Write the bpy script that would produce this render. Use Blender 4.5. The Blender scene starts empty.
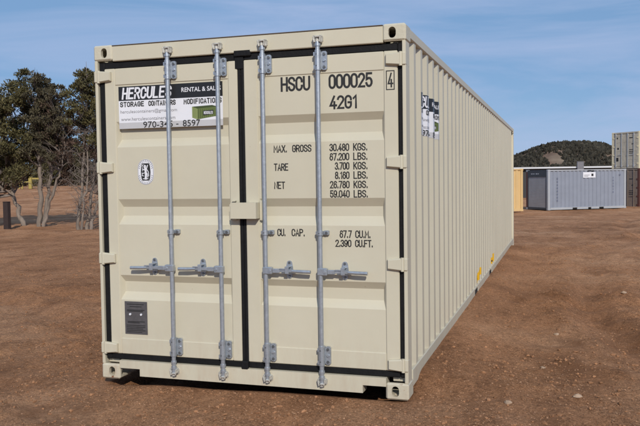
import bpy, bmesh, math, random
import numpy as np
from mathutils import Vector, Matrix

random.seed(7)
RNG = np.random.default_rng(11)
R = math.radians
sc = bpy.context.scene
col = sc.collection

# ------------------------------------------------------------------ camera
cam = bpy.data.objects.new('camera', bpy.data.cameras.new('camera'))
col.objects.link(cam)
right = Vector((0.953017, 0.302605, -0.013729))
up = Vector((-0.000569, 0.047112, 0.998889))
back = Vector((0.302916, -0.951951, 0.045071))
cam.matrix_world = Matrix(((right.x, up.x, back.x, 3.44299), (right.y, up.y, back.y, -5.11438),
                           (right.z, up.z, back.z, 1.54366), (0, 0, 0, 1)))
cam.data.sensor_width = 36
cam.data.lens = 42.72
cam.data.clip_start = .05
cam.data.clip_end = 8000
sc.camera = cam

# ------------------------------------------------------------------ light
SUN_AZ, SUN_EL = R(26), R(31)          # azimuth measured from -Y towards +X
sd = Vector((math.sin(SUN_AZ) * math.cos(SUN_EL), -math.cos(SUN_AZ) * math.cos(SUN_EL), math.sin(SUN_EL)))
sun = bpy.data.objects.new('sun', bpy.data.lights.new('sun', 'SUN'))
col.objects.link(sun)
sun.data.energy = 3.3
sun.data.angle = R(.53)
sun.data.color = (1, .93, .82)
sun.rotation_euler = sd.to_track_quat('Z', 'Y').to_euler()
sun.location = sd * 60

world = bpy.data.worlds.new('World')
sc.world = world
world.use_nodes = True
wt = world.node_tree
wt.nodes.clear()
wo = wt.nodes.new('ShaderNodeOutputWorld')
wb = wt.nodes.new('ShaderNodeBackground')
sky = wt.nodes.new('ShaderNodeTexSky')
sky.sky_type = 'NISHITA'
sky.sun_disc = False
sky.sun_elevation = SUN_EL
sky.sun_rotation = math.atan2(sd.x, sd.y)
sky.altitude = 2400
sky.air_density = 1.0
sky.dust_density = .2
sky.ozone_density = 2.0
# thin wisps of high cloud over the whole dome
tc = wt.nodes.new('ShaderNodeTexCoord')
mp = wt.nodes.new('ShaderNodeMapping')
mp.inputs['Scale'].default_value = (1.0, 1.0, 6.5)
mp.inputs['Rotation'].default_value = (R(6), R(-5), R(20))
nz = wt.nodes.new('ShaderNodeTexNoise')
nz.inputs['Scale'].default_value = 2.3
nz.inputs['Detail'].default_value = 7
nz.inputs['Roughness'].default_value = .55
nz.inputs['Distortion'].default_value = .5
cr = wt.nodes.new('ShaderNodeMapRange')
cr.inputs['From Min'].default_value = .42
cr.inputs['From Max'].default_value = .70
cr.inputs['To Min'].default_value = .05
cr.inputs['To Max'].default_value = .85
L = wt.links.new
blue_mix = wt.nodes.new('ShaderNodeMixRGB')
blue_mix.inputs['Fac'].default_value = .72
blue_mix.inputs['Color2'].default_value = (2.25, 4.35, 7.5, 1)
cloud_mix = wt.nodes.new('ShaderNodeMixRGB')
cloud_mix.inputs['Color2'].default_value = (5.0, 6.1, 8.9, 1)
L(tc.outputs['Generated'], mp.inputs['Vector'])
L(mp.outputs['Vector'], nz.inputs['Vector'])
L(nz.outputs['Fac'], cr.inputs['Value'])
L(sky.outputs['Color'], blue_mix.inputs['Color1'])
L(blue_mix.outputs['Color'], cloud_mix.inputs['Color1'])
L(cr.outputs['Result'], cloud_mix.inputs['Fac'])
L(cloud_mix.outputs['Color'], wb.inputs['Color'])
wb.inputs['Strength'].default_value = .085
L(wb.outputs['Background'], wo.inputs['Surface'])

sc.view_settings.view_transform = 'Standard'
sc.view_settings.look = 'None'
sc.view_settings.exposure = 0
sc.view_settings.gamma = 1


# ------------------------------------------------------------------ materials
def mat(name, base, rough=.6, metal=0, var=.0, vscale=3., bump=0., bscale=40., spots=None, island=0., spec=.5, coat=0., stretch=(1, 1, 1)):
    """procedural material: base colour with noise variation, bump, optional spots (colour, scale, lo, hi)"""
    m = bpy.data.materials.new(name)
    m.use_nodes = True
    nt = m.node_tree
    b = nt.nodes['Principled BSDF']
    b.inputs['Roughness'].default_value = rough
    b.inputs['Metallic'].default_value = metal
    b.inputs['Specular IOR Level'].default_value = spec
    b.inputs['Base Color'].default_value = (*base, 1)
    if not (var or bump or spots or island):
        return m
    co = nt.nodes.new('ShaderNodeTexCoord')
    mpn = nt.nodes.new('ShaderNodeMapping')
    mpn.inputs['Scale'].default_value = stretch
    nt.links.new(co.outputs['Object'], mpn.inputs['Vector'])
    src = None
    rgb = nt.nodes.new('ShaderNodeRGB')
    rgb.outputs[0].default_value = (*base, 1)
    src = rgb.outputs[0]
    if var:
        n = nt.nodes.new('ShaderNodeTexNoise')
        n.inputs['Scale'].default_value = vscale
        n.inputs['Detail'].default_value = 6
        n.inputs['Roughness'].default_value = .6
        nt.links.new(mpn.outputs['Vector'], n.inputs['Vector'])
        r = nt.nodes.new('ShaderNodeMapRange')
        r.inputs['From Min'].default_value = .3
        r.inputs['From Max'].default_value = .7
        r.inputs['To Min'].default_value = 1 - var
        r.inputs['To Max'].default_value = 1 + var
        nt.links.new(n.outputs['Fac'], r.inputs['Value'])
        mu = nt.nodes.new('ShaderNodeVectorMath')
        mu.operation = 'SCALE'
        nt.links.new(src, mu.inputs[0])
        nt.links.new(r.outputs['Result'], mu.inputs['Scale'])
        src = mu.outputs[0]
    if island:
        g = nt.nodes.new('ShaderNodeNewGeometry')
        r = nt.nodes.new('ShaderNodeMapRange')
        r.inputs['To Min'].default_value = 1 - island
        r.inputs['To Max'].default_value = 1 + island
        nt.links.new(g.outputs['Random Per Island'], r.inputs['Value'])
        mu = nt.nodes.new('ShaderNodeVectorMath')
        mu.operation = 'SCALE'
        nt.links.new(src, mu.inputs[0])
        nt.links.new(r.outputs['Result'], mu.inputs['Scale'])
        src = mu.outputs[0]
    for s in (spots or []):
        colr, scale, lo, hi = s
        n = nt.nodes.new('ShaderNodeTexNoise')
        n.inputs['Scale'].default_value = scale
        n.inputs['Detail'].default_value = 5
        nt.links.new(mpn.outputs['Vector'], n.inputs['Vector'])
        r = nt.nodes.new('ShaderNodeMapRange')
        r.inputs['From Min'].default_value = lo
        r.inputs['From Max'].default_value = hi
        nt.links.new(n.outputs['Fac'], r.inputs['Value'])
        mi = nt.nodes.new('ShaderNodeMixRGB')
        mi.inputs['Color2'].default_value = (*colr, 1)
        nt.links.new(r.outputs['Result'], mi.inputs['Fac'])
        nt.links.new(src, mi.inputs['Color1'])
        src = mi.outputs['Color']
    nt.links.new(src, b.inputs['Base Color'])
    if bump:
        n = nt.nodes.new('ShaderNodeTexNoise')
        n.inputs['Scale'].default_value = bscale
        n.inputs['Detail'].default_value = 4
        nt.links.new(mpn.outputs['Vector'], n.inputs['Vector'])
        bp = nt.nodes.new('ShaderNodeBump')
        bp.inputs['Strength'].default_value = bump
        bp.inputs['Distance'].default_value = .01
        nt.links.new(n.outputs['Fac'], bp.inputs['Height'])
        nt.links.new(bp.outputs['Normal'], b.inputs['Normal'])
    return m


CREAM = (.552, .516, .405)
M = {
    'cream': mat('cream_paint', CREAM, .48, var=.045, vscale=1.1, bump=.12, bscale=9., spots=[((.36, .24, .15), 34, .735, .80)]),
    'cream_worn': mat('cream_paint_worn', CREAM, .5, var=.06, vscale=6, bump=.2, bscale=60, spots=[((.20, .085, .04), 17, .64, .70)]),
    'galv': mat('galvanised_steel', (.42, .46, .51), .40, .65, var=.14, vscale=38, bump=.08, bscale=150),
    'galv_dark': mat('galvanised_bolt', (.16, .17, .18), .5, .7, var=.2, vscale=60),
    'cast': mat('cast_zinc_keeper', (.52, .51, .47), .5, .35, var=.25, vscale=50, bump=.3, bscale=90),
    'hole': mat('pocket_shade', (.008, .008, .008), .9),  # near-black fill, paints the shade inside the fork pockets
    'rubber': mat('black_rubber', (.007, .007, .008), .62, spec=.25, var=.3, vscale=14, bump=.2, bscale=70),
    'ink': mat('black_lettering', (.018, .018, .018), .55),
    'white': mat('white_vinyl', (.74, .75, .80), .4, var=.03, vscale=6),
    'greyvinyl': mat('grey_vinyl', (.50, .50, .52), .4, var=.03, vscale=6),
    'blackvinyl': mat('black_vinyl', (.016, .016, .018), .4),
    'greyink': mat('grey_lettering', (.20, .20, .22), .5),
    'green': mat('printed_green', (.13, .17, .05), .45),
    'green_l': mat('printed_light_green', (.24, .29, .11), .45),
    'green_d': mat('printed_dark_green', (.05, .07, .02), .45),
    'plate': mat('grey_data_plate', (.115, .11, .115), .4, .3, var=.15, vscale=30),
    'roof_edge': mat('brown_roof_edge', (.11, .078, .055), .7),
    'under': mat('dark_underfloor', (.03, .026, .022), .9),
    'yellow': mat('yellow_marking', (.75, .42, .01), .5),
    'rust': mat('rusty_casting_inside', (.16, .075, .035), .8, var=.3, vscale=30),
    'blue': mat('pale_blue_grey_paint', (.25, .275, .335), .5, var=.06, vscale=1.5, bump=.1, bscale=10, spots=[((.22, .15, .10), 14, .72, .8)]),
    'bluelite': mat('pale_rail_paint', (.38, .40, .43), .5, var=.06, vscale=1.5),
    'navy': mat('dark_slate_paint', (.045, .055, .065), .5, var=.1, vscale=2),
    'shutter': mat('dark_grey_shutter', (.33, .33, .34), .5, .0, var=.08, vscale=2),
    'tan': mat('tan_paint', (.62, .43, .20), .5, var=.05, vscale=1.5, bump=.1, bscale=10),
    'olive': mat('weathered_grey_paint', (.50, .45, .355), .6, var=.12, vscale=2.5, spots=[((.12, .07, .04), 9, .66, .75)]),
    'olive_d': mat('dark_grey_green_paint', (.22, .172, .138), .6, var=.12, vscale=2.5, spots=[((.08, .05, .03), 9, .66, .75)]),
    'creamrail': mat('cream_frame_paint', (.75, .66, .45), .55, var=.08, vscale=3),
    'redbrown': mat('red_brown_paint', (.10, .035, .025), .6, var=.1, vscale=3),
    'roofmetal': mat('white_metal_roof', (.62, .64, .67), .45, .0, var=.05, vscale=.8),
    'shedwall': mat('shaded_shed_wall', (.035, .035, .038), .7, var=.1, vscale=.8),  # side in shadow: its shade is painted into this colour
    'vent': mat('grey_vent_metal', (.17, .17, .19), .6, var=.15, vscale=4),
    'bark': mat('grey_bark', (.22, .18, .15), .9, var=.35, vscale=9, bump=.8, bscale=26, stretch=(1, 1, .18)),
    'twig': mat('dead_twig', (.20, .165, .145), .9, var=.3, vscale=6),
    'leaf': mat('juniper_foliage', (.098, .086, .038), .75, var=.35, vscale=1.3, island=.5, spec=.2),
    'leaf2': mat('juniper_foliage_dull', (.086, .074, .045), .75, var=.35, vscale=1.3, island=.5, spec=.2),
    'deadleaf': mat('brown_foliage', (.085, .056, .042), .8, var=.3, vscale=1.5, island=.45, spec=.2),
    'post': mat('dark_timber', (.035, .022, .02), .85, var=.2, vscale=10),
    'ypaint': mat('faded_yellow_paint', (.36, .28, .07), .6, var=.1, vscale=5),
}




def add_dust(m, colr, top, amount):
    """wind-blown soil caught on the lower part of the steel, in streaks of its own"""
    nt = m.node_tree
    b = nt.nodes['Principled BSDF']
    src = b.inputs['Base Color'].links[0].from_socket
    co = nt.nodes.new('ShaderNodeTexCoord')
    sep = nt.nodes.new('ShaderNodeSeparateXYZ')
    nt.links.new(co.outputs['Object'], sep.inputs[0])
    r = nt.nodes.new('ShaderNodeMapRange')
    r.inputs['From Min'].default_value = top
    r.inputs['From Max'].default_value = .05
    nt.links.new(sep.outputs['Z'], r.inputs['Value'])
    mp_ = nt.nodes.new('ShaderNodeMapping')
    mp_.inputs['Scale'].default_value = (9, 9, 2.2)
    nt.links.new(co.outputs['Object'], mp_.inputs['Vector'])
    n = nt.nodes.new('ShaderNodeTexNoise')
    n.inputs['Scale'].default_value = 1.5
    n.inputs['Detail'].default_value = 8
    n.inputs['Roughness'].default_value = .7
    nt.links.new(mp_.outputs['Vector'], n.inputs['Vector'])
    r2 = nt.nodes.new('ShaderNodeMapRange')
    r2.inputs['From Min'].default_value = .40
    r2.inputs['From Max'].default_value = .75
    r2.inputs['To Max'].default_value = amount
    nt.links.new(n.outputs['Fac'], r2.inputs['Value'])
    mu = nt.nodes.new('ShaderNodeMath')
    mu.operation = 'MULTIPLY'
    nt.links.new(r.outputs['Result'], mu.inputs[0])
    nt.links.new(r2.outputs['Result'], mu.inputs[1])
    mi = nt.nodes.new('ShaderNodeMixRGB')
    mi.inputs['Color2'].default_value = (*colr, 1)
    nt.links.new(mu.outputs[0], mi.inputs['Fac'])
    nt.links.new(src, mi.inputs['Color1'])
    nt.links.new(mi.outputs['Color'], b.inputs['Base Color'])


add_dust(M['cream'], (.36, .22, .14), .5, .32)
add_dust(M['cream_worn'], (.36, .22, .14), .4, .45)


# ------------------------------------------------------------------ helpers
def link(o, parent=None):
    col.objects.link(o)
    if parent:
        o.parent = parent
    return o


def thing(name, label, cat, loc=(0, 0, 0), rotz=0, group=None):
    o = bpy.data.objects.new(name, None)
    o.empty_display_size = .3
    o.location = loc
    o.rotation_euler = (0, 0, rotz)
    o['label'] = label
    o['category'] = cat
    if group:
        o['group'] = group
    return link(o)


class MB:
    """collects shapes into one mesh"""
    def __init__(self):
        self.v, self.f, self.mi, self.sm = [], [], [], []

    def raw(self, vs, fs, mi=0, smooth=False):
        o = len(self.v)
        self.v += [tuple(p) for p in vs]
        self.f += [tuple(i + o for i in f) for f in fs]
        self.mi += [mi] * len(fs)
        self.sm += [smooth] * len(fs)
        return self

    def box(self, x0, x1, y0, y1, z0, z1, bev=0., mi=0):
        if bev <= 0:
            vs = [(x, y, z) for x in (x0, x1) for y in (y0, y1) for z in (z0, z1)]
            fs = [(0, 1, 3, 2), (4, 6, 7, 5), (0, 4, 5, 1), (2, 3, 7, 6), (0, 2, 6, 4), (1, 5, 7, 3)]
            return self.raw(vs, fs, mi)
        b = min(bev, (x1 - x0) * .45, (y1 - y0) * .45, (z1 - z0) * .45)
        X, Y, Z = (x0, x1), (y0, y1), (z0, z1)
        idx, vs = {}, []
        for i in (0, 1):
            for j in (0, 1):
                for k in (0, 1):
                    s = (1 if i == 0 else -1, 1 if j == 0 else -1, 1 if k == 0 else -1)
                    for a in range(3):
                        p = [X[i] + s[0] * b, Y[j] + s[1] * b, Z[k] + s[2] * b]
                        p[a] = (X[i], Y[j], Z[k])[a]
                        idx[(i, j, k, a)] = len(vs)
                        vs.append(p)
        fs = []
        c = [(0, 0), (1, 0), (1, 1), (0, 1)]
        for s in (0, 1):
            fs.append([idx[(s, a, d, 0)] for a, d in c][::(-1 if s == 0 else 1)])
            fs.append([idx[(a, s, d, 1)] for a, d in c][::(1 if s == 0 else -1)])
            fs.append([idx[(a, d, s, 2)] for a, d in c][::(-1 if s == 0 else 1)])
        ctr = Vector(((x0 + x1) / 2, (y0 + y1) / 2, (z0 + z1) / 2))

        def add(f):
            p = [Vector(vs[i]) for i in f]
            n = (p[1] - p[0]).cross(p[2] - p[1])
            m_ = sum(p, Vector()) / len(p) - ctr
            fs.append(f if n.dot(m_) > 0 else f[::-1])
        for i in (0, 1):
            for j in (0, 1):
                add([idx[(i, j, 0, 0)], idx[(i, j, 0, 1)], idx[(i, j, 1, 1)], idx[(i, j, 1, 0)]])
                add([idx[(i, 0, j, 0)], idx[(i, 0, j, 2)], idx[(i, 1, j, 2)], idx[(i, 1, j, 0)]])
                add([idx[(0, i, j, 1)], idx[(0, i, j, 2)], idx[(1, i, j, 2)], idx[(1, i, j, 1)]])
                for k in (0, 1):
                    add([idx[(i, j, k, 0)], idx[(i, j, k, 1)], idx[(i, j, k, 2)]])
        return self.raw(vs, fs, mi)

    def tube(self, pts, rad, n=12, mi=0, caps=True, smooth=True):
        """tube through pts; rad is one radius or one per point"""
        P = [Vector(p) for p in pts]
        if not hasattr(rad, '__len__'):
            rad = [rad] * len(P)
        vs, fs = [], []
        ref = None
        for i, p in enumerate(P):
            t = (P[min(i + 1, len(P) - 1)] - P[max(i - 1, 0)]).normalized()
            if ref is None:
                ref = Vector((1, 0, 0)) if abs(t.x) < .8 else Vector((0, 1, 0))
            a = (ref - t * ref.dot(t)).normalized()
            ref = a
            b = t.cross(a)
            for k in range(n):
                th = 2 * math.pi * k / n
                vs.append(p + (a * math.cos(th) + b * math.sin(th)) * rad[i])
        for i in range(len(P) - 1):
            for k in range(n):
                k2 = (k + 1) % n
                fs.append((i * n + k, i * n + k2, (i + 1) * n + k2, (i + 1) * n + k))
        self.raw(vs, fs, mi, smooth)
        if caps:
            self.raw(vs[:n], [tuple(range(n))[::-1]], mi)
            self.raw(vs[-n:], [tuple(range(n))], mi)
        return self

    def disc_y(self, x, z, y, r, mi=0, n=10, rz=None):
        rz = rz or r
        return self.raw([(x + r * math.cos(2 * math.pi * k / n), y, z + rz * math.sin(2 * math.pi * k / n)) for k in range(n)],
                        [tuple(range(n))], mi)

    def prism_y(self, poly, y0, y1, mi=0, bev=0.):
        """outline in x,z (counter-clockwise seen from -y) extruded from y0 (front) to y1"""
        n = len(poly)
        vs = [(x, y0, z) for x, z in poly] + [(x, y1, z) for x, z in poly]
        fs = [tuple(range(n)), tuple(range(2 * n - 1, n - 1, -1))]
        fs += [(i, i + n, (i + 1) % n + n, (i + 1) % n) for i in range(n)]
        return self.raw(vs, fs, mi)

    def build(self, name, mats, parent=None):
        me = bpy.data.meshes.new(name)
        me.from_pydata(self.v, [], self.f)
        me.polygons.foreach_set('material_index', self.mi)
        me.polygons.foreach_set('use_smooth', self.sm)
        for m in (mats if isinstance(mats, (list, tuple)) else [mats]):
            me.materials.append(M[m] if isinstance(m, str) else m)
        me.update()
        return link(bpy.data.objects.new(name, me), parent)


def np_mesh(name, verts, faces, material, parent=None, smooth=False):
    """big mesh from numpy arrays; faces all of one size"""
    me = bpy.data.meshes.new(name)
    nv, nf, k = len(verts), len(faces), faces.shape[1]
    me.vertices.add(nv)
    me.vertices.foreach_set('co', np.ascontiguousarray(verts, dtype=np.float32).ravel())
    me.loops.add(nf * k)
    me.loops.foreach_set('vertex_index', np.ascontiguousarray(faces, dtype=np.int32).ravel())
    me.polygons.add(nf)
    me.polygons.foreach_set('loop_start', np.arange(0, nf * k, k, dtype=np.int32))
    me.polygons.foreach_set('use_smooth', np.full(nf, smooth))
    me.materials.append(M[material] if isinstance(material, str) else material)
    me.update(calc_edges=True)
    return link(bpy.data.objects.new(name, me), parent)


def dup(o, parent=None, loc=None, rotz=None):
    c = o.copy()
    link(c)
    if parent:
        c.parent = parent
    if loc is not None:
        c.location = loc
    if rotz is not None:
        c.rotation_euler = (0, 0, rotz)
    for ch in list(o.children):
        dup(ch, c)
    return c


# ------------------------------------------------------------------ value noise
def vnoise(x, y, seed=0):
    xi, yi = np.floor(x).astype(np.int64), np.floor(y).astype(np.int64)
    fx, fy = x - xi, y - yi
    fx, fy = fx * fx * (3 - 2 * fx), fy * fy * (3 - 2 * fy)

    def h(a, b):
        n = (a * 374761393 + b * 668265263 + seed * 974634777) & 0x7fffffff
        n = ((n ^ (n >> 13)) * 1274126177) & 0x7fffffff
        return ((n ^ (n >> 16)) & 0xffff) / 65535.
    return (h(xi, yi) * (1 - fx) + h(xi + 1, yi) * fx) * (1 - fy) + (h(xi, yi + 1) * (1 - fx) + h(xi + 1, yi + 1) * fx) * fy - .5


def sstep(a, b, x):
    t = np.clip((x - a) / (b - a), 0, 1)
    return t * t * (3 - 2 * t)


def ground_h(x, y):
    x, y = np.asarray(x, float), np.asarray(y, float)
    # the yard falls away to the right behind the container
    h = -.70 * sstep(13, 47, y + .2 * x) * sstep(-14, 0, x)
    # left: level field rising a little towards the far trees
    lf = 1 - sstep(-12, -3, x)
    h += lf * (-.12 * sstep(6, 16, y) + 1.3 * sstep(24, 60, y))
    # low berm in front of the left trees
    d = (y - 15.6 + .05 * (x + 14)) / 1.1
    h += lf * .16 * np.exp(-d * d) * (.7 + .6 * vnoise(x * .5, y * .3, 5))
    # relief, faded far away
    dist = np.hypot(x - 3.4, y + 5.1)
    fade = 1 / (1 + (dist / 60) ** 2)
    n = (.055 * vnoise(x * .42, y * .42, 1) + .036 * vnoise(x * 1.3, y * 1.3, 2) +
         .032 * vnoise(x * 3.7, y * 3.7, 3) + .026 * vnoise(x * 9, y * 9, 4) + .017 * vnoise(x * 19, y * 19, 6))
    # ruts of wheels swinging round the yard
    for cx, cy, rad, wd, dp in ((-9, -16, 15.2, .17, .06), (-9, -16, 17.0, .17, .065), (-22, -30, 36.0, .2, .07), (-22, -30, 37.9, .2, .07), (-4, 40, 36.2, .2, .05),
                                (34, 6, 30.2, .20, .075), (34, 6, 28.4, .20, .075), (30, -6, 25.6, .24, .07), (60, 20, 54.6, .24, .07), (60, 20, 52.8, .24, .07),
                                (14, -14, 15.2, .2, .07), (14, -14, 13.4, .2, .07)):
        q = (np.hypot(x - cx, y - cy) - rad + .22 * vnoise(x * .5, y * .5, 9)) / wd
        w_ = .35 + .65 * sstep(-.25, .2, vnoise(x * .25 + cx, y * .25 + cy, 12))
        n = n - w_ * dp * np.exp(-q * q * .8) + .55 * w_ * dp * np.exp(-(np.abs(q) - 1.9) ** 2) * (1 + 1.2 * vnoise(x * 6, y * 6, 13))
    # calm next to the container, a bit lower at its left front
    ex = np.maximum(np.maximum(-x, x - 2.44), 0)
    ey = np.maximum(np.maximum(-y, y - 12.2), 0)
    e = np.hypot(ex, ey)
    near = 1 - sstep(0, .9, e)
    n = n * (1 - .90 * near)
    base = -.050 + .038 * np.clip(x / .7, 0, 1) + .006 * np.clip((x - .7) / 1.7, 0, 1)
    base = base * (1 - sstep(.4, 3.0, e)) - .012 * sstep(.4, 3, e)
    base = base * (1 - sstep(0, 5, y)) + (-.012) * sstep(0, 5, y)
    # soil pushed up a little along the visible right side
    base = base + .105 * np.exp(-(np.maximum(x - 2.46, 0) / .38) ** 2) * sstep(2.2, 2.42, x) * sstep(.10, .55, y) * (1 - sstep(11.2, 12.1, y))
    inside = sstep(.02, .16, np.minimum(np.minimum(x, 2.44 - x), np.minimum(y + .02, 12.2 - y)))
    return h + n * fade + base - .12 * inside * (1 - .9 * sstep(2.2, 2.40, x) * sstep(.1, .5, y) * (1 - sstep(11.2, 12.1, y)))


def gh(x, y):
    return float(ground_h(np.array([x]), np.array([y]))[0])


# ------------------------------------------------------------------ ground
def axis(segs):
    out = [segs[0][0]]
    for a, b, s0, s1 in segs:
        p = a
        while p < b - 1e-6:
            t = (p - a) / (b - a)
            p += s0 * (s1 / s0) ** t
            out.append(min(p, b))
    return np.array(out)


def dirt_material():
    m = bpy.data.materials.new('reddish_dirt')
    m.use_nodes = True
    nt = m.node_tree
    b = nt.nodes['Principled BSDF']
    b.inputs['Roughness'].default_value = .95
    b.inputs['Specular IOR Level'].default_value = .1
    co = nt.nodes.new('ShaderNodeTexCoord')

    def noise(scale, det=6, rough=.6, stretch=(1, 1, 1), rot=0):
        mm = nt.nodes.new('ShaderNodeMapping')
        mm.inputs['Scale'].default_value = stretch
        mm.inputs['Rotation'].default_value = (0, 0, rot)
        nt.links.new(co.outputs['Object'], mm.inputs['Vector'])
        n = nt.nodes.new('ShaderNodeTexNoise')
        n.inputs['Scale'].default_value = scale
        n.inputs['Detail'].default_value = det
        n.inputs['Roughness'].default_value = rough
        nt.links.new(mm.outputs['Vector'], n.inputs['Vector'])
        return n.outputs['Fac']

    def ramp(sock, stops):
        r = nt.nodes.new('ShaderNodeValToRGB')
        while len(r.color_ramp.elements) < len(stops):
            r.color_ramp.elements.new(.5)
        for e, (p, c) in zip(r.color_ramp.elements, stops):
            e.position = p
            e.color = (*c, 1)
        nt.links.new(sock, r.inputs['Fac'])
        return r.outputs['Color']

    def mix(a, bb, fac, mode='MIX'):
        x = nt.nodes.new('ShaderNodeMixRGB')
        x.blend_type = mode
        nt.links.new(a, x.inputs['Color1'])
        nt.links.new(bb, x.inputs['Color2'])
        if isinstance(fac, float):
            x.inputs['Fac'].default_value = fac
        else:
            nt.links.new(fac, x.inputs['Fac'])
        return x.outputs['Color']
    c1 = ramp(noise(.33, 8), [(.32, (.310, .150, .074)), (.5, (.430, .216, .110)), (.66, (.530, .295, .165))])
    c2 = ramp(noise(2.6, 8, .7, (1, .45, 1), .5), [(.28, (.60, .57, .55)), (.48, (1, 1, 1)), (.72, (1.22, 1.23, 1.24))])
    c = mix(c1, c2, 1., 'MULTIPLY')
    c3 = ramp(noise(24, 5, .75), [(.3, (.55, .53, .51)), (.5, (1, 1, 1)), (.70, (1.36, 1.36, 1.36))])
    c = mix(c, c3, .9, 'MULTIPLY')
    c4 = ramp(noise(85, 3, .7), [(.34, (.52, .50, .48)), (.5, (1, 1, 1)), (.66, (1.5, 1.5, 1.5))])
    c = mix(c, c4, .8, 'MULTIPLY')
    # damp darker patches of turned soil
    damp = ramp(noise(.8, 7, .65, (1, .5, 1), -.4), [(.55, (0, 0, 0)), (.70, (1, 1, 1))])
    dk = nt.nodes.new('ShaderNodeRGB')
    dk.outputs[0].default_value = (.250, .118, .057, 1)
    c = mix(c, dk.outputs[0], damp)
    # fine grit
    v = nt.nodes.new('ShaderNodeTexVoronoi')
    v.inputs['Scale'].default_value = 60
    v.inputs['Randomness'].default_value = 1
    nt.links.new(co.outputs['Object'], v.inputs['Vector'])
    grit = ramp(v.outputs['Distance'], [(.10, (1, 1, 1)), (.26, (0, 0, 0))])
    sel = ramp(noise(30, 2), [(.52, (0, 0, 0)), (.62, (1, 1, 1))])
    gm = mix(grit, sel, 1., 'MULTIPLY')
    gc = nt.nodes.new('ShaderNodeRGB')
    gc.outputs[0].default_value = (.46, .31, .21, 1)
    c = mix(c, gc.outputs[0], gm)
    nt.links.new(c, b.inputs['Base Color'])
    bp = nt.nodes.new('ShaderNodeBump')
    bp.inputs['Strength'].default_value = 1.0
    bp.inputs['Distance'].default_value = .028
    nt.links.new(noise(42, 8, .75), bp.inputs['Height'])
    bp2 = nt.nodes.new('ShaderNodeBump')
    bp2.inputs['Strength'].default_value = .6
    bp2.inputs['Distance'].default_value = .06
    nt.links.new(noise(7, 8, .7), bp2.inputs['Height'])
    nt.links.new(bp2.outputs['Normal'], bp.inputs['Normal'])
    nt.links.new(bp.outputs['Normal'], b.inputs['Normal'])
    return m


DIRT = dirt_material()
gx = axis([(-2500, -60, 160, 4), (-60, -14, 4, .18), (-14, -3, .18, .055), (-3, 8, .055, .055), (8, 16, .055, .4), (16, 60, .4, 4), (60, 2500, 4, 160)])
gy = axis([(-400, -20, 60, 1.2), (-20, -5, 1.2, .06), (-5, 5, .05, .06), (5, 24, .06, .25), (24, 60, .25, 1.2), (60, 300, 1.2, 14), (300, 3500, 14, 240)])
GX, GY = np.meshgrid(gx, gy)
GZ = ground_h(GX, GY)
nx, ny = len(gx), len(gy)
ii = (np.arange(ny - 1)[:, None] * nx + np.arange(nx - 1)[None, :]).ravel()
ground = np_mesh('ground', np.c_[GX.ravel(), GY.ravel(), GZ.ravel()], np.c_[ii, ii + 1, ii + 1 + nx, ii + nx], DIRT, smooth=True)
ground['kind'] = 'structure'

# ------------------------------------------------------------------ hills
HILLM = mat('hill_soil', (.19, .13, .095), .95, var=.35, vscale=.06, spots=[((.26, .20, .145), .05, .45, .60)], spec=.1)


def hill_h(x, y):
    d = np.hypot((x - 9.5) / 1.0, (y - 560) / 1.3)
    h = 24.6 * np.exp(-(d / 53) ** 2.6)
    h += 2.2 * vnoise(x * .05, y * .05, 31) * np.exp(-(d / 90) ** 2) + 1.0 * vnoise(x * .16, y * .16, 32) * np.exp(-(d / 80) ** 2)
    # long low ridge far to either side
    r = np.exp(-((y - 760 - .1 * x) / 130) ** 2)
    h += r * (7 + 8 * vnoise(x * .006, y * .004, 35) + 3 * vnoise(x * .03, y * .02, 36)) * (.15 + .85 * sstep(60, 200, np.abs(x - 9)))
    return h - 1.2


hx = axis([(-1500, -110, 40, 4), (-110, 130, 3, 3), (130, 1500, 4, 40)])
hy = axis([(450, 640, 4, 4), (640, 1150, 4, 40)])
HX, HY = np.meshgrid(hx, hy)
hn = len(hx)
ii = (np.arange(len(hy) - 1)[:, None] * hn + np.arange(hn - 1)[None, :]).ravel()
hills = np_mesh('hills', np.c_[HX.ravel(), HY.ravel(), hill_h(HX, HY).ravel()], np.c_[ii, ii + 1, ii + 1 + hn, ii + hn], HILLM, smooth=True)
hills['kind'] = 'structure'

ICO_V, ICO_F = None, None
_b = bmesh.new()
bmesh.ops.create_icosphere(_b, subdivisions=1, radius=1)
ICO_V = np.array([v.co[:] for v in _b.verts])
ICO_F = np.array([[v.index for v in f.verts] for f in _b.faces])
_b.free()


OCT_V = np.array([(1, 0, 0), (-1, 0, 0), (0, 1, 0), (0, -1, 0), (0, 0, 1), (0, 0, -1)], float)
OCT_F = np.array([(0, 2, 4), (2, 1, 4), (1, 3, 4), (3, 0, 4), (2, 0, 5), (1, 2, 5), (3, 1, 5), (0, 3, 5)])


def blobs(P, S, jitter, rng, small=False):
    """many irregular little icospheres at P with per-axis sizes S"""
    n = len(P)
    BV, BF = (OCT_V, OCT_F) if small else (ICO_V, ICO_F)
    V = BV[None] * (1 + jitter * (rng.random((n, len(BV), 3)) - .5))
    if small:
        V = V + .25 * (rng.random((n, len(BV), 3)) - .5)
    a = rng.random(n) * 6.283
    ca, sa = np.cos(a)[:, None], np.sin(a)[:, None]
    V = V * S[:, None, :]
    X = V[..., 0] * ca - V[..., 1] * sa
    Y = V[..., 0] * sa + V[..., 1] * ca
    V = np.stack([X, Y, V[..., 2]], -1) + P[:, None, :]
    F = BF[None] + (np.arange(n) * len(BV))[:, None, None]
    return V.reshape(-1, 3), F.reshape(-1, 3)


n = 20000
px_ = RNG.uniform(-75, 95, n)
py_ = RNG.uniform(480, 585, n)
keep = vnoise(px_ * .045, py_ * .045, 41) + .35 * vnoise(px_ * .15, py_ * .15, 42) > -.27
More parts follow.
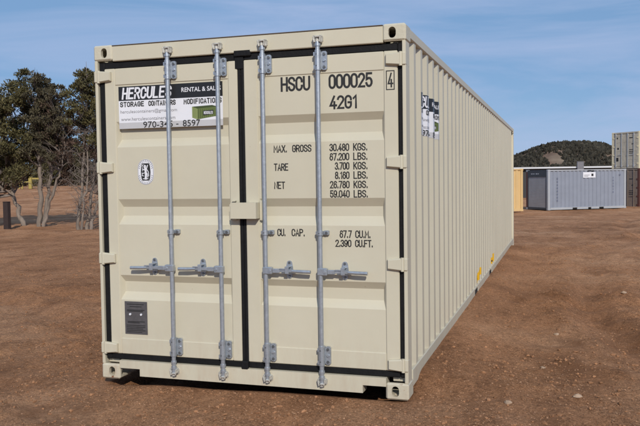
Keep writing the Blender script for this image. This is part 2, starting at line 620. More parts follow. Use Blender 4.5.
# an open tan clearing on the left shoulder of the hill
clr = ((px_ + 6 + .25 * (py_ - 525)) / 10) ** 2 + ((py_ - 527) / 15) ** 2 < 1 + 1.4 * vnoise(px_ * .25, py_ * .25, 44)
keep &= ~(clr & (RNG.random(n) > .34))
px_, py_ = px_[keep], py_[keep]
s = .3 + .95 * RNG.random(len(px_)) ** 2
P = np.c_[px_, py_, hill_h(px_, py_) + s * .7]
HT = mat('hill_scrub', (.045, .040, .030), .9, var=.3, vscale=.05, island=.5, spec=.1)
V, F = blobs(P, np.c_[s, s, s * RNG.uniform(.9, 1.6, len(s))], .8, RNG)
scrub = np_mesh('hill_scrub', V, F, HT)
scrub['kind'] = 'stuff'
scrub['label'] = 'dark scrub and small junipers covering the far hill'
scrub['category'] = 'scrub'


# ------------------------------------------------------------------ lettering
def arc(cx, cz, rx, rz, a0, a1, k=10):
    return [(cx + rx * math.cos(R(a0 + (a1 - a0) * i / k)), cz + rz * math.sin(R(a0 + (a1 - a0) * i / k))) for i in range(k + 1)]


W_ = .55
ring = arc(.275, .725, .275, .275, 0, 180) + arc(.275, .275, .275, .275, 180, 360)
G = {
    '0': [ring + ['c']], 'O': [ring + ['c']],
    'C': [[(W_, .68)] + arc(.275, .725, .275, .275, 0, 180) + arc(.275, .275, .275, .275, 180, 360) + [(W_, .32)]],
    'G': [[(W_, .70)] + arc(.275, .725, .275, .275, 0, 180) + arc(.275, .275, .275, .275, 180, 360) + [(W_, .46), (.30, .46)]],
    'S': [arc(.275, .76, .275, .24, 5, 215) + arc(.275, .26, .275, .26, 35, -175)],
    'U': [[(0, 1)] + arc(.275, .275, .275, .275, 180, 360) + [(W_, 1)]],
    'H': [[(0, 0), (0, 1)], [(W_, 0), (W_, 1)], [(0, .5), (W_, .5)]],
    '1': [[(.06, .80), (.28, 1), (.28, 0)]],
    '2': [arc(.275, .74, .275, .26, 170, -25) + [(0, 0), (W_, 0)]],
    '3': [arc(.265, .755, .25, .245, 165, -85), arc(.275, .265, .275, .265, 80, -170)],
    '4': [[(.38, 1), (0, .24), (.58, .24)], [(.40, .52), (.40, 0)]],
    '5': [[(.50, 1), (.06, 1), (.03, .54)] + arc(.275, .32, .275, .32, 125, -165)],
    '6': [arc(.30, .72, .25, .28, 20, 150) + arc(.275, .31, .275, .31, 180, -180, 20)],
    '7': [[(0, 1), (W_, 1), (.18, 0)]],
    '8': [arc(.275, .76, .235, .24, 0, 360, 18)[:-1] + ['c'], arc(.275, .265, .275, .265, 0, 360, 18)[:-1] + ['c']],
    '9': [arc(.25, .28, .25, .28, 200, 330) + arc(.275, .69, .275, .31, 0, 360, 20)],
    'A': [[(0, 0), (.275, 1), (W_, 0)], [(.10, .32), (.45, .32)]],
    'B': [[(0, 0), (0, 1)] + arc(.28, .765, .24, .235, 90, -90) + [(0, .53)], arc(.28, .265, .27, .265, 90, -90) + [(0, 0)]],
    'D': [[(0, 0), (0, 1)] + arc(.22, .67, .33, .33, 90, 0) + arc(.22, .33, .33, .33, 0, -90) + [(0, 0)]],
    'E': [[(W_ - .05, 1), (0, 1), (0, 0), (W_ - .05, 0)], [(0, .52), (.42, .52)]],
    'F': [[(W_ - .05, 1), (0, 1), (0, 0)], [(0, .52), (.42, .52)]],
    'I': [[(.1, 0), (.1, 1)]],
    'K': [[(0, 0), (0, 1)], [(W_, 1), (.03, .42)], [(.17, .56), (W_, 0)]],
    'L': [[(0, 1), (0, 0), (.48, 0)]],
    'M': [[(0, 0), (0, 1), (.30, .35), (.60, 1), (.60, 0)]],
    'N': [[(0, 0), (0, 1), (W_, 0), (W_, 1)]],
    'P': [[(0, 0), (0, 1)] + arc(.27, .745, .28, .255, 90, -90) + [(0, .49)]],
    'R': [[(0, 0), (0, 1)] + arc(.27, .745, .28, .255, 90, -90) + [(0, .49)], [(.27, .49), (W_, 0)]],
    'T': [[(0, 1), (W_, 1)], [(.275, 1), (.275, 0)]],
    'V': [[(0, 1), (.275, 0), (W_, 1)]],
    'X': [[(0, 0), (W_, 1)], [(0, 1), (W_, 0)]],
    '.': [[(.06, 0), (.06, .12)]], '-': [[(.05, .45), (.45, .45)]],
}
ADV = {'I': .2, '.': .12, '1': .34, 'M': .60, ' ': .28}


def strokes(text, x0, x1, z0, z1, t, shear=0., gap=.22, space=None):
    """stroke lettering fitted to a box: list of (points, closed, index) in x,z metres"""
    xs, out = 0., []
    for ch in text:
        if ch != ' ':
            for si, st in enumerate(G[ch]):
                closed = st[-1] == 'c'
                out.append(([(xs + p[0], p[1]) for p in st if p != 'c'], closed, si))
        xs += (space if (ch == ' ' and space) else ADV.get(ch, W_)) + gap
    wid = xs - gap
    sx, sz = (x1 - x0 - t) / wid, (z1 - z0 - t)
    return [([(x0 + t / 2 + a * sx + shear * b * (z1 - z0), z0 + t / 2 + b * sz) for a, b in p], c, i) for p, c, i in out]


def ribbon(mb, pts, closed, t, y, mi=0):
    P = [Vector((p[0], p[1])) for p in pts]
    Q = [P[0]]
    for p in P[1:]:
        if (p - Q[-1]).length > 1e-5:
            Q.append(p)
    P = Q
    n_ = len(P)
    vs = []
    for i in range(n_):
        a = P[i - 1] if (i or closed) else None
        c = P[(i + 1) % n_] if (i < n_ - 1 or closed) else None
        d0 = (P[i] - a).normalized() if a is not None else None
        d1 = (c - P[i]).normalized() if c is not None else None
        d0, d1 = d0 or d1, d1 or d0
        n0, n1 = Vector((-d0.y, d0.x)), Vector((-d1.y, d1.x))
        m_ = n0 + n1
        m_ = m_.normalized() if m_.length > 1e-4 else n0
        k = min(1 / max(m_.dot(n0), .2), 1.8) * t / 2
        p = P[i]
        if not closed and i == 0:
            p = p - d1 * t / 2
        if not closed and i == n_ - 1:
            p = p + d0 * t / 2
        for s in (1, -1):
            q_ = p + m_ * k * s
            vs.append((q_.x, y, q_.y))
    rng = range(n_ if closed else n_ - 1)
    fs = [(2 * i + 1, 2 * ((i + 1) % n_) + 1, 2 * ((i + 1) % n_), 2 * i) for i in rng]
    mb.raw(vs, fs, mi)


def stext(mb, text, x0, x1, z0, z1, t, y, mi=0, **k):
    for p, c, i in strokes(text, x0, x1, z0, z1, t, **k):
        ribbon(mb, p, c, t, y - .0003 * i, mi)


def ftext(mb, text, x0, x1, z0, z1, y, mi=0, bold=0.):
    """lettering from the built-in font, fitted to a box"""
    cu = bpy.data.curves.new('lettering', 'FONT')
    cu.body = text
    cu.offset = bold
    cu.resolution_u = 3
    o = bpy.data.objects.new('lettering', cu)
    col.objects.link(o)
    dg = bpy.context.evaluated_depsgraph_get()
    me = o.evaluated_get(dg).to_mesh()
    vs = np.array([v.co[:] for v in me.vertices])
    fs = [tuple(p.vertices) for p in me.polygons]
    o.evaluated_get(dg).to_mesh_clear()
    bpy.data.objects.remove(o)
    bpy.data.curves.remove(cu)
    lo, hi = vs.min(0), vs.max(0)
    X = x0 + (vs[:, 0] - lo[0]) / (hi[0] - lo[0]) * (x1 - x0)
    Z = z0 + (vs[:, 1] - lo[1]) / (hi[1] - lo[1]) * (z1 - z0)
    mb.raw([(a, y, b) for a, b in zip(X, Z)], fs, mi)


# ------------------------------------------------------------------ the cream container
CW, CL, CH = 2.438, 12.192, 2.591
box_ = thing('shipping_container', 'large cream shipping container with closed double doors and black lettering', 'shipping container')


def boolean_mesh(base, cutters):
    """base MB minus cutter MBs, as a new mesh"""
    ob = base.build('base', ['cream_worn', 'rust'])
    ob.data.materials.clear()
    cs = []
    for c in cutters:
        co_ = c.build('cutter', 'rust')
        md = ob.modifiers.new('b', 'BOOLEAN')
        md.operation = 'DIFFERENCE'
        md.solver = 'EXACT'
        md.object = co_
        cs.append(co_)
    dg = bpy.context.evaluated_depsgraph_get()
    me = bpy.data.meshes.new_from_object(ob.evaluated_get(dg))
    for o in cs + [ob]:
        bpy.data.objects.remove(o)
    return me


def oval(cx, cz, w, h, n=7):
    """vertical or horizontal slotted hole outline, counter-clockwise"""
    if h >= w:
        r_ = w / 2
        return [(cx + a, cz + h / 2 - r_ + b) for a, b in [(r_ * math.cos(R(t)), r_ * math.sin(R(t))) for t in np.linspace(0, 180, n)]] + \
               [(cx + a, cz - h / 2 + r_ + b) for a, b in [(r_ * math.cos(R(t)), r_ * math.sin(R(t))) for t in np.linspace(180, 360, n)]]
    return [(a, b) for a, b in [(cx + (p[1] - cz), cz + (p[0] - cx)) for p in oval(cx, cz, h, w, n)]][::-1]


# one corner casting, outer corner at the origin: x 0..0.162, y 0..0.178, z 0..0.118 (outer faces x=0, y=0, z=0)
cb = MB().box(0, .162, 0, .178, 0, .118, .012)
cav = MB().box(.026, .2, .028, .2, .028, .2)
h1 = MB().prism_y(oval(.094, .060, .052, .076), -.05, .06)
hs = MB()
ov = oval(.094, .060, .079, .050)
hs.v = [(-.05, y_, z_) for y_, z_ in ov] + [(.06, y_, z_) for y_, z_ in ov]
k_ = len(ov)
hs.f = [tuple(range(k_)), tuple(range(2 * k_ - 1, k_ - 1, -1))] + [(i, i + k_, (i + 1) % k_ + k_, (i + 1) % k_) for i in range(k_)]
hs.mi = [0] * len(hs.f)
hs.sm = [False] * len(hs.f)
ht = MB()
ov = oval(.085, .094, .060, .110)
ht.v = [(a, b, -.05) for a, b in ov] + [(a, b, .06) for a, b in ov]
ht.f, ht.mi, ht.sm = list(hs.f), list(hs.mi), list(hs.sm)
cast_me = boolean_mesh(cb, [cav, h1, hs, ht])
cast_me.name = 'corner_casting'
for p in cast_me.polygons:
    c = p.center
    inner = (c.x > .004 and c.y > .004 and c.z > .004 and c.x < .158 and c.y < .174 and c.z < .114)
    p.material_index = 1 if inner else 0
    p.use_smooth = False
cast_me.materials.clear()
cast_me.materials.append(M['cream_worn'])
cast_me.materials.append(M['rust'])
for fx in (0, 1):
    for fy in (0, 1):
        for fz in (0, 1):
            me = cast_me.copy()
            T = Matrix(((-1 if fx else 1, 0, 0, CW + .003 if fx else -.003), (0, -1 if fy else 1, 0, CL + .003 if fy else -.003),
                        (0, 0, -1 if fz else 1, CH if fz else 0), (0, 0, 0, 1)))
            me.transform(T)
            if (fx + fy + fz) % 2:
                me.flip_normals()
            link(bpy.data.objects.new('corner_casting', me), box_)

# posts
for fx in (0, 1):
    def X(a, b):
        return (a, b) if not fx else (CW - b, CW - a)
    b_ = MB()
    b_.box(*X(.0, .0255), .004, .135, .116, CH - .116, .004)
    b_.box(*X(.0255, .12), .062, .135, .116, CH - .116, .004)
    b_.build('corner_post', 'cream', box_)
    b_ = MB()
    b_.box(*X(.0, .10), CL - .11, CL - .002, .116, CH - .116, .006)
    b_.build('corner_post', 'cream', box_)
# header, thin brown strip at the roof edge, sill with the two notches
hd = MB().box(.157, CW - .157, .006, .10, 2.466, CH - .010, .005)
hd.build('door_header', 'cream', box_)
MB().box(.157, CW - .157, .003, .03, CH - .0095, CH - .003, .002).build('roof_edge_strip', 'roof_edge', box_)
sl = MB()
sl.prism_y([(.157, .09), (.335, .09), (.335, .034), (CW - .325, .034), (CW - .325, .09), (CW - .157, .09), (CW - .157, .150), (.157, .150)], .0, .11)
sl.box(.157, .32, .03, .11, .0895, .0899)
sl.build('door_sill', 'cream', box_)
# rails
for fx in (0, 1):
    def X(a, b):
        return (a, b) if not fx else (CW - b, CW - a)
    MB().box(*X(.0, .06), .174, CL - .174, CH - .080, CH - .010, .006).build('top_side_rail', 'cream', box_)
    br = MB()
    ys = [.174, 3.78, 4.10, 5.28, 5.60, CL - .174]
    if fx:
        # fork pockets cut into the visible rail, filled black as painted shade
        br.box(*X(.0, .05), .174, 4.25, .055, .178, .004)
        br.box(*X(.0, .05), 4.25, 4.62, .152, .178, .004)
        br.box(*X(.0, .05), 4.62, 6.20, .055, .178, .004)
        br.box(*X(.0, .05), 6.20, 6.60, .152, .178, .004)
        br.box(*X(.0, .05), 6.60, CL - .174, .055, .178, .004)
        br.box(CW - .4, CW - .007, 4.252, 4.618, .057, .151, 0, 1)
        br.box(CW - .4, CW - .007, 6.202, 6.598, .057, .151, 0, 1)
    else:
        br.box(*X(.0, .05), .174, CL - .174, .055, .178, .004)
    br.build('bottom_side_rail', ['cream', 'hole'], box_)
MB().box(.157, CW - .157, CL - .08, CL - .004, CH - .1, CH - .01, .004).build('rear_top_rail', 'cream', box_)
MB().box(.157, CW - .157, CL - .11, CL - .004, .02, .16, .004).build('rear_sill', 'cream', box_)
# floor and cross members below it
fl = MB().box(.052, CW - .052, .112, CL - .112, .135, .165)
for k in range(38):
    y_ = .35 + k * .31
    fl.box(.052, CW - .052, y_, y_ + .045, .02, .134)
fl.build('floor', 'under', box_)

OUT, INN = .008, .044
PITCH = .278


def fold_list(first, last):
    """(distance, inset) fold points of the corrugated side sheet"""
    pts = [(.136, OUT + .002)]
    k = 0
    pts += [(.204, INN), (.28, INN)]
    while True:
        c = first + k * PITCH
        if c + .3 > last:
            break
        pts += [(c - .036, OUT), (c + .036, OUT), (c + .104, INN), (c + .174, INN)]
        k += 1
    pts = [p for p in pts if p[0] < last]
    pts.append((last, INN))
    return pts


FOLD = fold_list(.384, CL - .112)


def side_inset(s_):
    for (a, ia), (b, ib) in zip(FOLD, FOLD[1:]):
        if a <= s_ <= b:
            return ia + (ib - ia) * (s_ - a) / (b - a)
    return INN


for fx in (0, 1):
    vs, fs = [], []
    for s_, i_ in FOLD:
        x_ = CW - i_ if fx else i_
        xb = x_ + (-.003 if fx else .003)
        vs += [(x_, s_, .172), (x_, s_, CH - .07), (xb, s_, .172), (xb, s_, CH - .07)]
    for k in range(len(FOLD) - 1):
        a, b = 4 * k, 4 * k + 4
        f1, f2 = (a, b, b + 1, a + 1), (a + 2, a + 3, b + 3, b + 2)
        if not fx:
            f1, f2 = f1[::-1], f2[::-1]
        fs += [f1, f2]
    MB().raw(vs, fs).build('side_panel', 'cream', box_)
# rear wall and roof
vs, fs = [], []
k, x_ = 0, .1
prof = []
while x_ < CW - .1:
    prof += [(x_, CL - .012), (x_ + .11, CL - .012), (x_ + .128, CL - .057), (x_ + .238, CL - .057)]
    x_ += .256
prof = [p for p in prof if p[0] < CW - .1] + [(CW - .1, CL - .012)]
for x_, y_ in prof:
    vs += [(x_, y_, .158), (x_, y_, CH - .09)]
fs = [(2 * i + 2, 2 * i, 2 * i + 1, 2 * i + 3) for i in range(len(prof) - 1)]
MB().raw(vs, fs).build('end_panel', 'cream', box_)
rf = MB()
prof = []
y_ = .102
while y_ < CL - .3:
    prof += [(y_, -.012), (y_ + .10, -.012), (y_ + .115, -.030), (y_ + .194, -.030), (y_ + .209, -.012)]
    y_ += .2095
prof.append((CL - .08, -.012))
vs = []
for y_, z_ in prof:
    vs += [(.061, y_, CH + z_), (CW - .061, y_, CH + z_)]
rf.raw(vs, [(2 * i, 2 * i + 1, 2 * i + 3, 2 * i + 2) for i in range(len(prof) - 1)])
rf.build('roof_panel', 'cream', box_)

# doors
DZ0, DZ1 = .198, 2.412
YF, YP, YR = .020, .028, .066            # frame face, panel face, recess
BANDS = [(2.004, 1.950, 1.867, 1.806), (1.406, 1.346, 1.277, 1.210), (.816, .764, .684, .624)]


def make_door(x0, x1, p0, p1):
    d = MB()
    d.box(x0, p0, YF, .066, DZ0, DZ1, .006)
    d.box(p1, x1, YF, .066, DZ0, DZ1, .006)
    d.box(p0, p1, YF + .0015, .066, 2.284, DZ1 - .001, .004)
    d.box(p0, p1, YF + .0015, .066, DZ0 + .001, .322, .004)
    door = d.build('door', 'cream', box_)
    m = MB()
    e = .012

    def q4(pts):
        m.raw(pts, [(0, 1, 2, 3)])
    top = 2.286
    for (zt, zti, zbi, zb) in BANDS:
        q4([(p0, YP, zt), (p1, YP, zt), (p1, YP, top), (p0, YP, top)])
        a0, a1, b0, b1 = p0 + .002, p1 - .002, p0 + .022, p1 - .022
        q4([(p0, YP, zb), (a0, YP, zb), (a0, YP, zt), (p0, YP, zt)])
        q4([(a1, YP, zb), (p1, YP, zb), (p1, YP, zt), (a1, YP, zt)])
        q4([(b0, YR, zti), (b1, YR, zti), (a1, YP, zt), (a0, YP, zt)])
        q4([(a0, YP, zb), (a1, YP, zb), (b1, YR, zbi), (b0, YR, zbi)])
        q4([(b0, YR, zbi), (b1, YR, zbi), (b1, YR, zti), (b0, YR, zti)])
        q4([(a0, YP, zb), (b0, YR, zbi), (b0, YR, zti), (a0, YP, zt)])
        q4([(b1, YR, zbi), (a1, YP, zb), (a1, YP, zt), (b1, YR, zti)])
        top = zb
    q4([(p0, YP, .320), (p1, YP, .320), (p1, YP, top), (p0, YP, top)])
    m.build('door_panel', 'cream', door)
    return door


def gasket(door, gx0, gx1, x0, x1, extra=None):
    g = MB()
    y0, y1 = .025, .058
    g.box(gx0, x0, y0, y1, .152, 2.464, .006)
    g.box(x1, gx1, y0, y1, .152, 2.464, .006)
    g.box(x0, x1, y0 + .0012, y1, DZ1, 2.4635, .006)
    g.box(x0, x1, y0 + .0012, y1, .1525, DZ0, .006)
    if extra:
        for e in extra:
            g.box(*e, .004)
    g.build('door_gasket', 'rubber', door)


door_l = make_door(.074, 1.188, .166, 1.114)
door_r = make_door(1.240, 2.378, 1.345, 2.280)
gasket(door_l, .0265, 1.2135, .074, 1.188)
gasket(door_r, 1.2145, CW - .0265, 1.240, 2.378, [(1.170, 1.302, .0045, .03, 2.440, 2.484), (1.172, 1.239, .0185, .024, 2.35, 2.44), (1.190, 1.242, -.003, .0248, .144, .205)])


def hinge(z, side, door):
    h = MB()
    s_ = 1 if side else -1
    xe = CW if side else 0

    def pt(d, zz):
        return (xe - s_ * d, zz)
    poly = [pt(.140, z - .032), pt(.140, z + .036), pt(.036, z + .046), pt(.036, z - .044)]
    if side:
        poly = [poly[0], poly[3], poly[2], poly[1]]
    # tapered blade with a bevelled front
    n_ = 4
    cx_ = sum(p[0] for p in poly) / 4
    inner = [(cx_ + (p[0] - cx_) * .88, z + (p[1] - z) * .80) for p in poly]
    vs = [(p[0], -.010, p[1]) for p in inner] + [(p[0], .001, p[1]) for p in poly] + [(p[0], YF + .002, p[1]) for p in poly]
    fs = [(0, 1, 2, 3)] + [(i + 4, (i + 1) % 4 + 4, (i + 1) % 4, i) for i in range(4)] + [(i + 8, (i + 1) % 4 + 8, (i + 1) % 4 + 4, i + 4) for i in range(4)]
    h.raw(vs, fs)
    x_a, x_b = (CW - .0255, CW + .0015) if side else (-.0015, .0255)
    h.box(x_a, x_b, -.006, .05, z - .041, z + .044, .005)
    pinx = CW - .035 if side else .035
    h.tube([(pinx, .002, z - .046), (pinx, .002, z + .049)], .0125, 10)
    h.build('hinge', 'cream', door)


for z_ in (2.350, 1.650, .945, .243):
    hinge(z_, 0, door_l)
    hinge(z_, 1, door_r)

# lock box over the meeting edges, with its tab on the left door
lb = MB()
lb.prism_y([(1.150, 1.262), (1.350, 1.262), (1.350, 1.378), (1.150, 1.378)], -.056, -.053)
lb.box(1.150, 1.350, -.053, -.004, 1.374, 1.378)
lb.box(1.346, 1.350, -.053, .019, 1.262, 1.374)
lb.box(1.150, 1.1545, -.053, -.004, 1.262, 1.374)
lb.box(1.262, 1.346, -.004, .019, 1.374, 1.378)
lb.box(1.150, 1.346, -.053, -.010, 1.262, 1.266)
lb.box(1.352, 1.376, .008, .0195, 1.246, 1.392, .003)
lb.build('lock_box', 'cream', door_r)
tb = MB()
tb.box(1.128, 1.138, -.022, .0195, 1.250, 1.366)
tb.box(1.138, 1.176, -.010, .0195, 1.250, 1.258)
tb.box(1.138, 1.168, -.010, .0195, 1.386, 1.392)
tb.build('lock_tab', 'cream', door_l)

# lock rods
ROD_Y = -.019
rod_x = (.643, 1.051, 1.404, 1.820)
rods = []


def rounded_plate(mb, x0, x1, z0, z1, y0, y1, mi=0):
    c = min((x1 - x0), (z1 - z0)) * .22
    mb.prism_y([(x0 + c, z0), (x1 - c, z0), (x1, z0 + c), (x1, z1 - c), (x1 - c, z1), (x0 + c, z1), (x0, z1 - c), (x0, z0 + c)], y0, y1, mi)


def make_rod(x, side):
    r = MB()
    r.tube([(x, ROD_Y, .09), (x, ROD_Y, 2.50)], .0164, 16)
    for z_ in (2.478, 2.430, .170, .128):
        r.tube([(x, ROD_Y, z_ - .009), (x, ROD_Y, z_ + .009)], .0215, 16)
    rod = r.build('lock_rod', 'galv', box_)
    for zc in (2.372, .285):
        b = MB()
        b.tube([(x, ROD_Y, zc - .070), (x, ROD_Y, zc + .070)], .0225, 16)
        b.box(x - .0235, x + .020, ROD_Y, YF - .0005, zc - .068, zc + .068, .004)
        rounded_plate(b, x + .020, x + .060, zc - .066, zc + .064, .002, YF - .0006)
        b.box(x - .029, x - .020, ROD_Y - .010, YF - .0008, zc - .060, zc - .036)
        b.box(x - .029, x - .020, ROD_Y - .010, YF - .0008, zc + .030, zc + .056)
        for dz in (-.040, .040):
            b.disc_y(x - .004, zc + dz, ROD_Y - .0231, .0052, 1)
            b.disc_y(x - .004, zc + dz, ROD_Y - .0229, .0052, 1)
        for dz in (-.046, .0, .044):
            b.tube([(x + .041, .002, zc + dz), (x + .041, -.008, zc + dz)], .0100, 6, 0 if dz == 0 else 1, smooth=False)
        b.build('bearing_bracket', ['galv', 'galv_dark'], rod)
    for zc, s_ in ((2.520, 1), (.098, -1)):
        c = MB()
        yb = .006 if s_ > 0 else 0.
        # welded keeper: two lugs on a back plate, and the rod's cam between them
        rounded_plate(c, x - .034, x + .036, zc - .024, zc + .026, yb - .008, yb - .0006)
        for dx in (-.033, .015):
            c.box(x + dx, x + dx + .018, yb - .036, yb - .008, zc - .020 - .008 * s_, zc + .012, .005)
            c.tube([(x + dx + .009, yb - .036, zc + .013), (x + dx + .009, yb - .008, zc + .020)], .0085, 8)
        c.tube([(x - .002, ROD_Y, zc - .034), (x - .002, ROD_Y, zc + .020)], .0140, 10)
        c.box(x - .010, x + .024, ROD_Y - .026, ROD_Y + .004, zc - .005 + .012 * s_, zc + .006 + .012 * s_, .003)
        c.tube([(x + .018, ROD_Y - .016, zc - .022), (x + .027, ROD_Y - .020, zc + .020)], .0065, 8)
        c.tube([(x - .020, ROD_Y - .014, zc - .024), (x - .027, ROD_Y - .016, zc + .014)], .0060, 8)
        c.build('cam_keeper', 'cast', rod)
    g = MB()
    zc = 1.160
    g.tube([(x, ROD_Y, zc - .016), (x, ROD_Y, zc + .016)], .0235, 14)
    g.box(x - .034, x + .022, ROD_Y, YP - .0006, zc - .012, zc + .012, .003)
    g.box(x + .020, x + .058, .0, YP - .0007, zc - .015, zc + .017, .004)
    g.tube([(x + .042, .0, zc + .002), (x + .042, -.012, zc + .002)], .0095, 6, 1, smooth=False)
    g.disc_y(x - .002, zc, ROD_Y - .0239, .0045, 1)
    g.build('rod_guide', ['galv', 'galv_dark'], rod)
    # handle with hub, flat bar and grip
    s_ = -1 if side == 0 else 1
    zc = .886
    h = MB()

    def bx(a, b_, *rest, **kw):
        lo, hi = sorted((x + s_ * a, x + s_ * b_))
        h.box(lo, hi, *rest, **kw)
    bx(-.020, .052, ROD_Y - .022, ROD_Y + .022, zc - .026, zc + .026, bev=.006)
    h.tube([(x + s_ * .036, ROD_Y - .028, zc), (x + s_ * .036, ROD_Y - .022, zc)], .010, 8, smooth=False)
    bx(.054, .110, ROD_Y - .018, ROD_Y - .003, zc - .016, zc + .016, bev=.004)
    bx(.108, .212, ROD_Y - .015, ROD_Y - .004, zc - .010, zc + .012, bev=.003)
    h.tube([(x + s_ * .205, ROD_Y - .010, zc), (x + s_ * .27, ROD_Y - .014, zc - .002), (x + s_ * .345, ROD_Y - .016, zc - .003)], [.012, .0140, .0132], 10)
    h.build('lock_handle', 'galv', rod)
    t = MB()
    xr = x + s_ * .168
    yb = YP - .0006
    # retainer: slotted back plate, hooked catch and a small seal cover
    t.prism_y([(xr + a, zc + b) for a, b in [(.020 * math.cos(R(u)), .020 * math.sin(R(u)) - .040) for u in range(180, 361, 30)]] +
              [(xr + .028, zc - .012), (xr + .026, zc + .018)] + [(xr + a, zc + b) for a, b in [(.021 * math.cos(R(u)), .021 * math.sin(R(u)) + .050) for u in range(0, 181, 30)]] +
              [(xr - .026, zc + .018), (xr - .028, zc - .012)], yb - .006, yb)
    t.box(xr - .048, xr + .048, ROD_Y - .002, yb - .006, zc - .020, zc - .012, .002)
    t.box(xr - .015, xr + .015, ROD_Y - .024, ROD_Y - .017, zc - .020, zc + .034, .003)
    t.box(xr - .014, xr + .014, ROD_Y - .022, yb - .006, zc + .026, zc + .033, .002)
    t.box(xr - .056, xr - .010, ROD_Y - .024, ROD_Y - .020, zc + .012, zc + .020, .001)
    t.tube([(xr, yb - .006, zc + .056), (xr, yb - .014, zc + .056)], .009, 8, 1, smooth=False)
    t.tube([(xr, yb - .006, zc - .044), (xr, yb - .014, zc - .044)], .009, 8, 1, smooth=False)
    t.build('handle_retainer', ['galv', 'galv_dark'], rod)
    return rod


for i, x_ in enumerate(rod_x):
    rods.append(make_rod(x_, 0 if i < 2 else 1))

# lettering on the right door
YT = YP - .0012
lt = MB()
stext(lt, 'HSCU', 1.524, 1.748, 2.170, 2.274, .0155, YT)
lt.build('owner_code', 'ink', door_r)
lt = MB()
stext(lt, '000025', 1.883, 2.202, 2.172, 2.275, .0155, YT)
lt.build('serial_number', 'ink', door_r)
lt = MB()
stext(lt, '42G1', 1.888, 2.092, 2.030, 2.126, .0145, YT)
lt.build('size_code', 'ink', door_r)
lt = MB()
stext(lt, '4', 2.308, 2.347, 2.162, 2.262, .0105, YF - .0012)
ribbon(lt, [(2.300, 2.148), (2.354, 2.148), (2.354, 2.275), (2.300, 2.275)], True, .0062, YF - .0012)
lt.build('check_digit', 'ink', door_r)
lt = MB()
HR = .053
rows = [('30.480', 'KGS.'), ('67.200', 'LBS.'), ('3.700', 'KGS.'), ('8.160', 'LBS.'), ('26.780', 'KGS.'), ('59.040', 'LBS.')]
for k, (a, b) in enumerate(rows):
    z1 = 1.789 - .0655 * k
    x0 = 1.883 if len(a) == 6 else 1.921
    stext(lt, a, x0, 2.028, z1 - HR, z1, .0078, YT)
    lt.build('weight_figure', 'ink', door_r)
    lt = MB()
    stext(lt, b, 2.056, 2.160, z1 - HR, z1, .0078, YT)
    lt.build('weight_unit', 'ink', door_r)
    lt = MB()
for txt, k, x0, x1 in (('MAX.', 0, 1.462, 1.566), ('GROSS', 0, 1.604, 1.750), ('TARE', 2, 1.462, 1.574), ('NET', 4, 1.462, 1.546)):
    z1 = 1.789 - .0655 * k
    stext(lt, txt, x0, x1, z1 - HR, z1, .0078, YT)
    lt.build('weight_caption', 'ink', door_r)
    lt = MB()
lt = MB()
stext(lt, 'CU.', 1.480, 1.545, 1.132, 1.186, .0078, YT)
lt.build('capacity_caption', 'ink', door_r)
lt = MB()
stext(lt, 'CAP.', 1.590, 1.692, 1.132, 1.186, .0078, YT)
lt.build('capacity_caption', 'ink', door_r)
lt = MB()
stext(lt, '67.7', 1.950, 2.040, 1.124, 1.178, .0078, YT)
stext(lt, 'CU.M.', 2.064, 2.176, 1.124, 1.178, .0078, YT)
lt.build('capacity_figure', 'ink', door_r)
lt = MB()
stext(lt, '2.390', 1.918, 2.036, 1.060, 1.112, .0078, YT)
stext(lt, 'CU.FT.', 2.062, 2.192, 1.060, 1.112, .0078, YT)
lt.build('capacity_figure', 'ink', door_r)


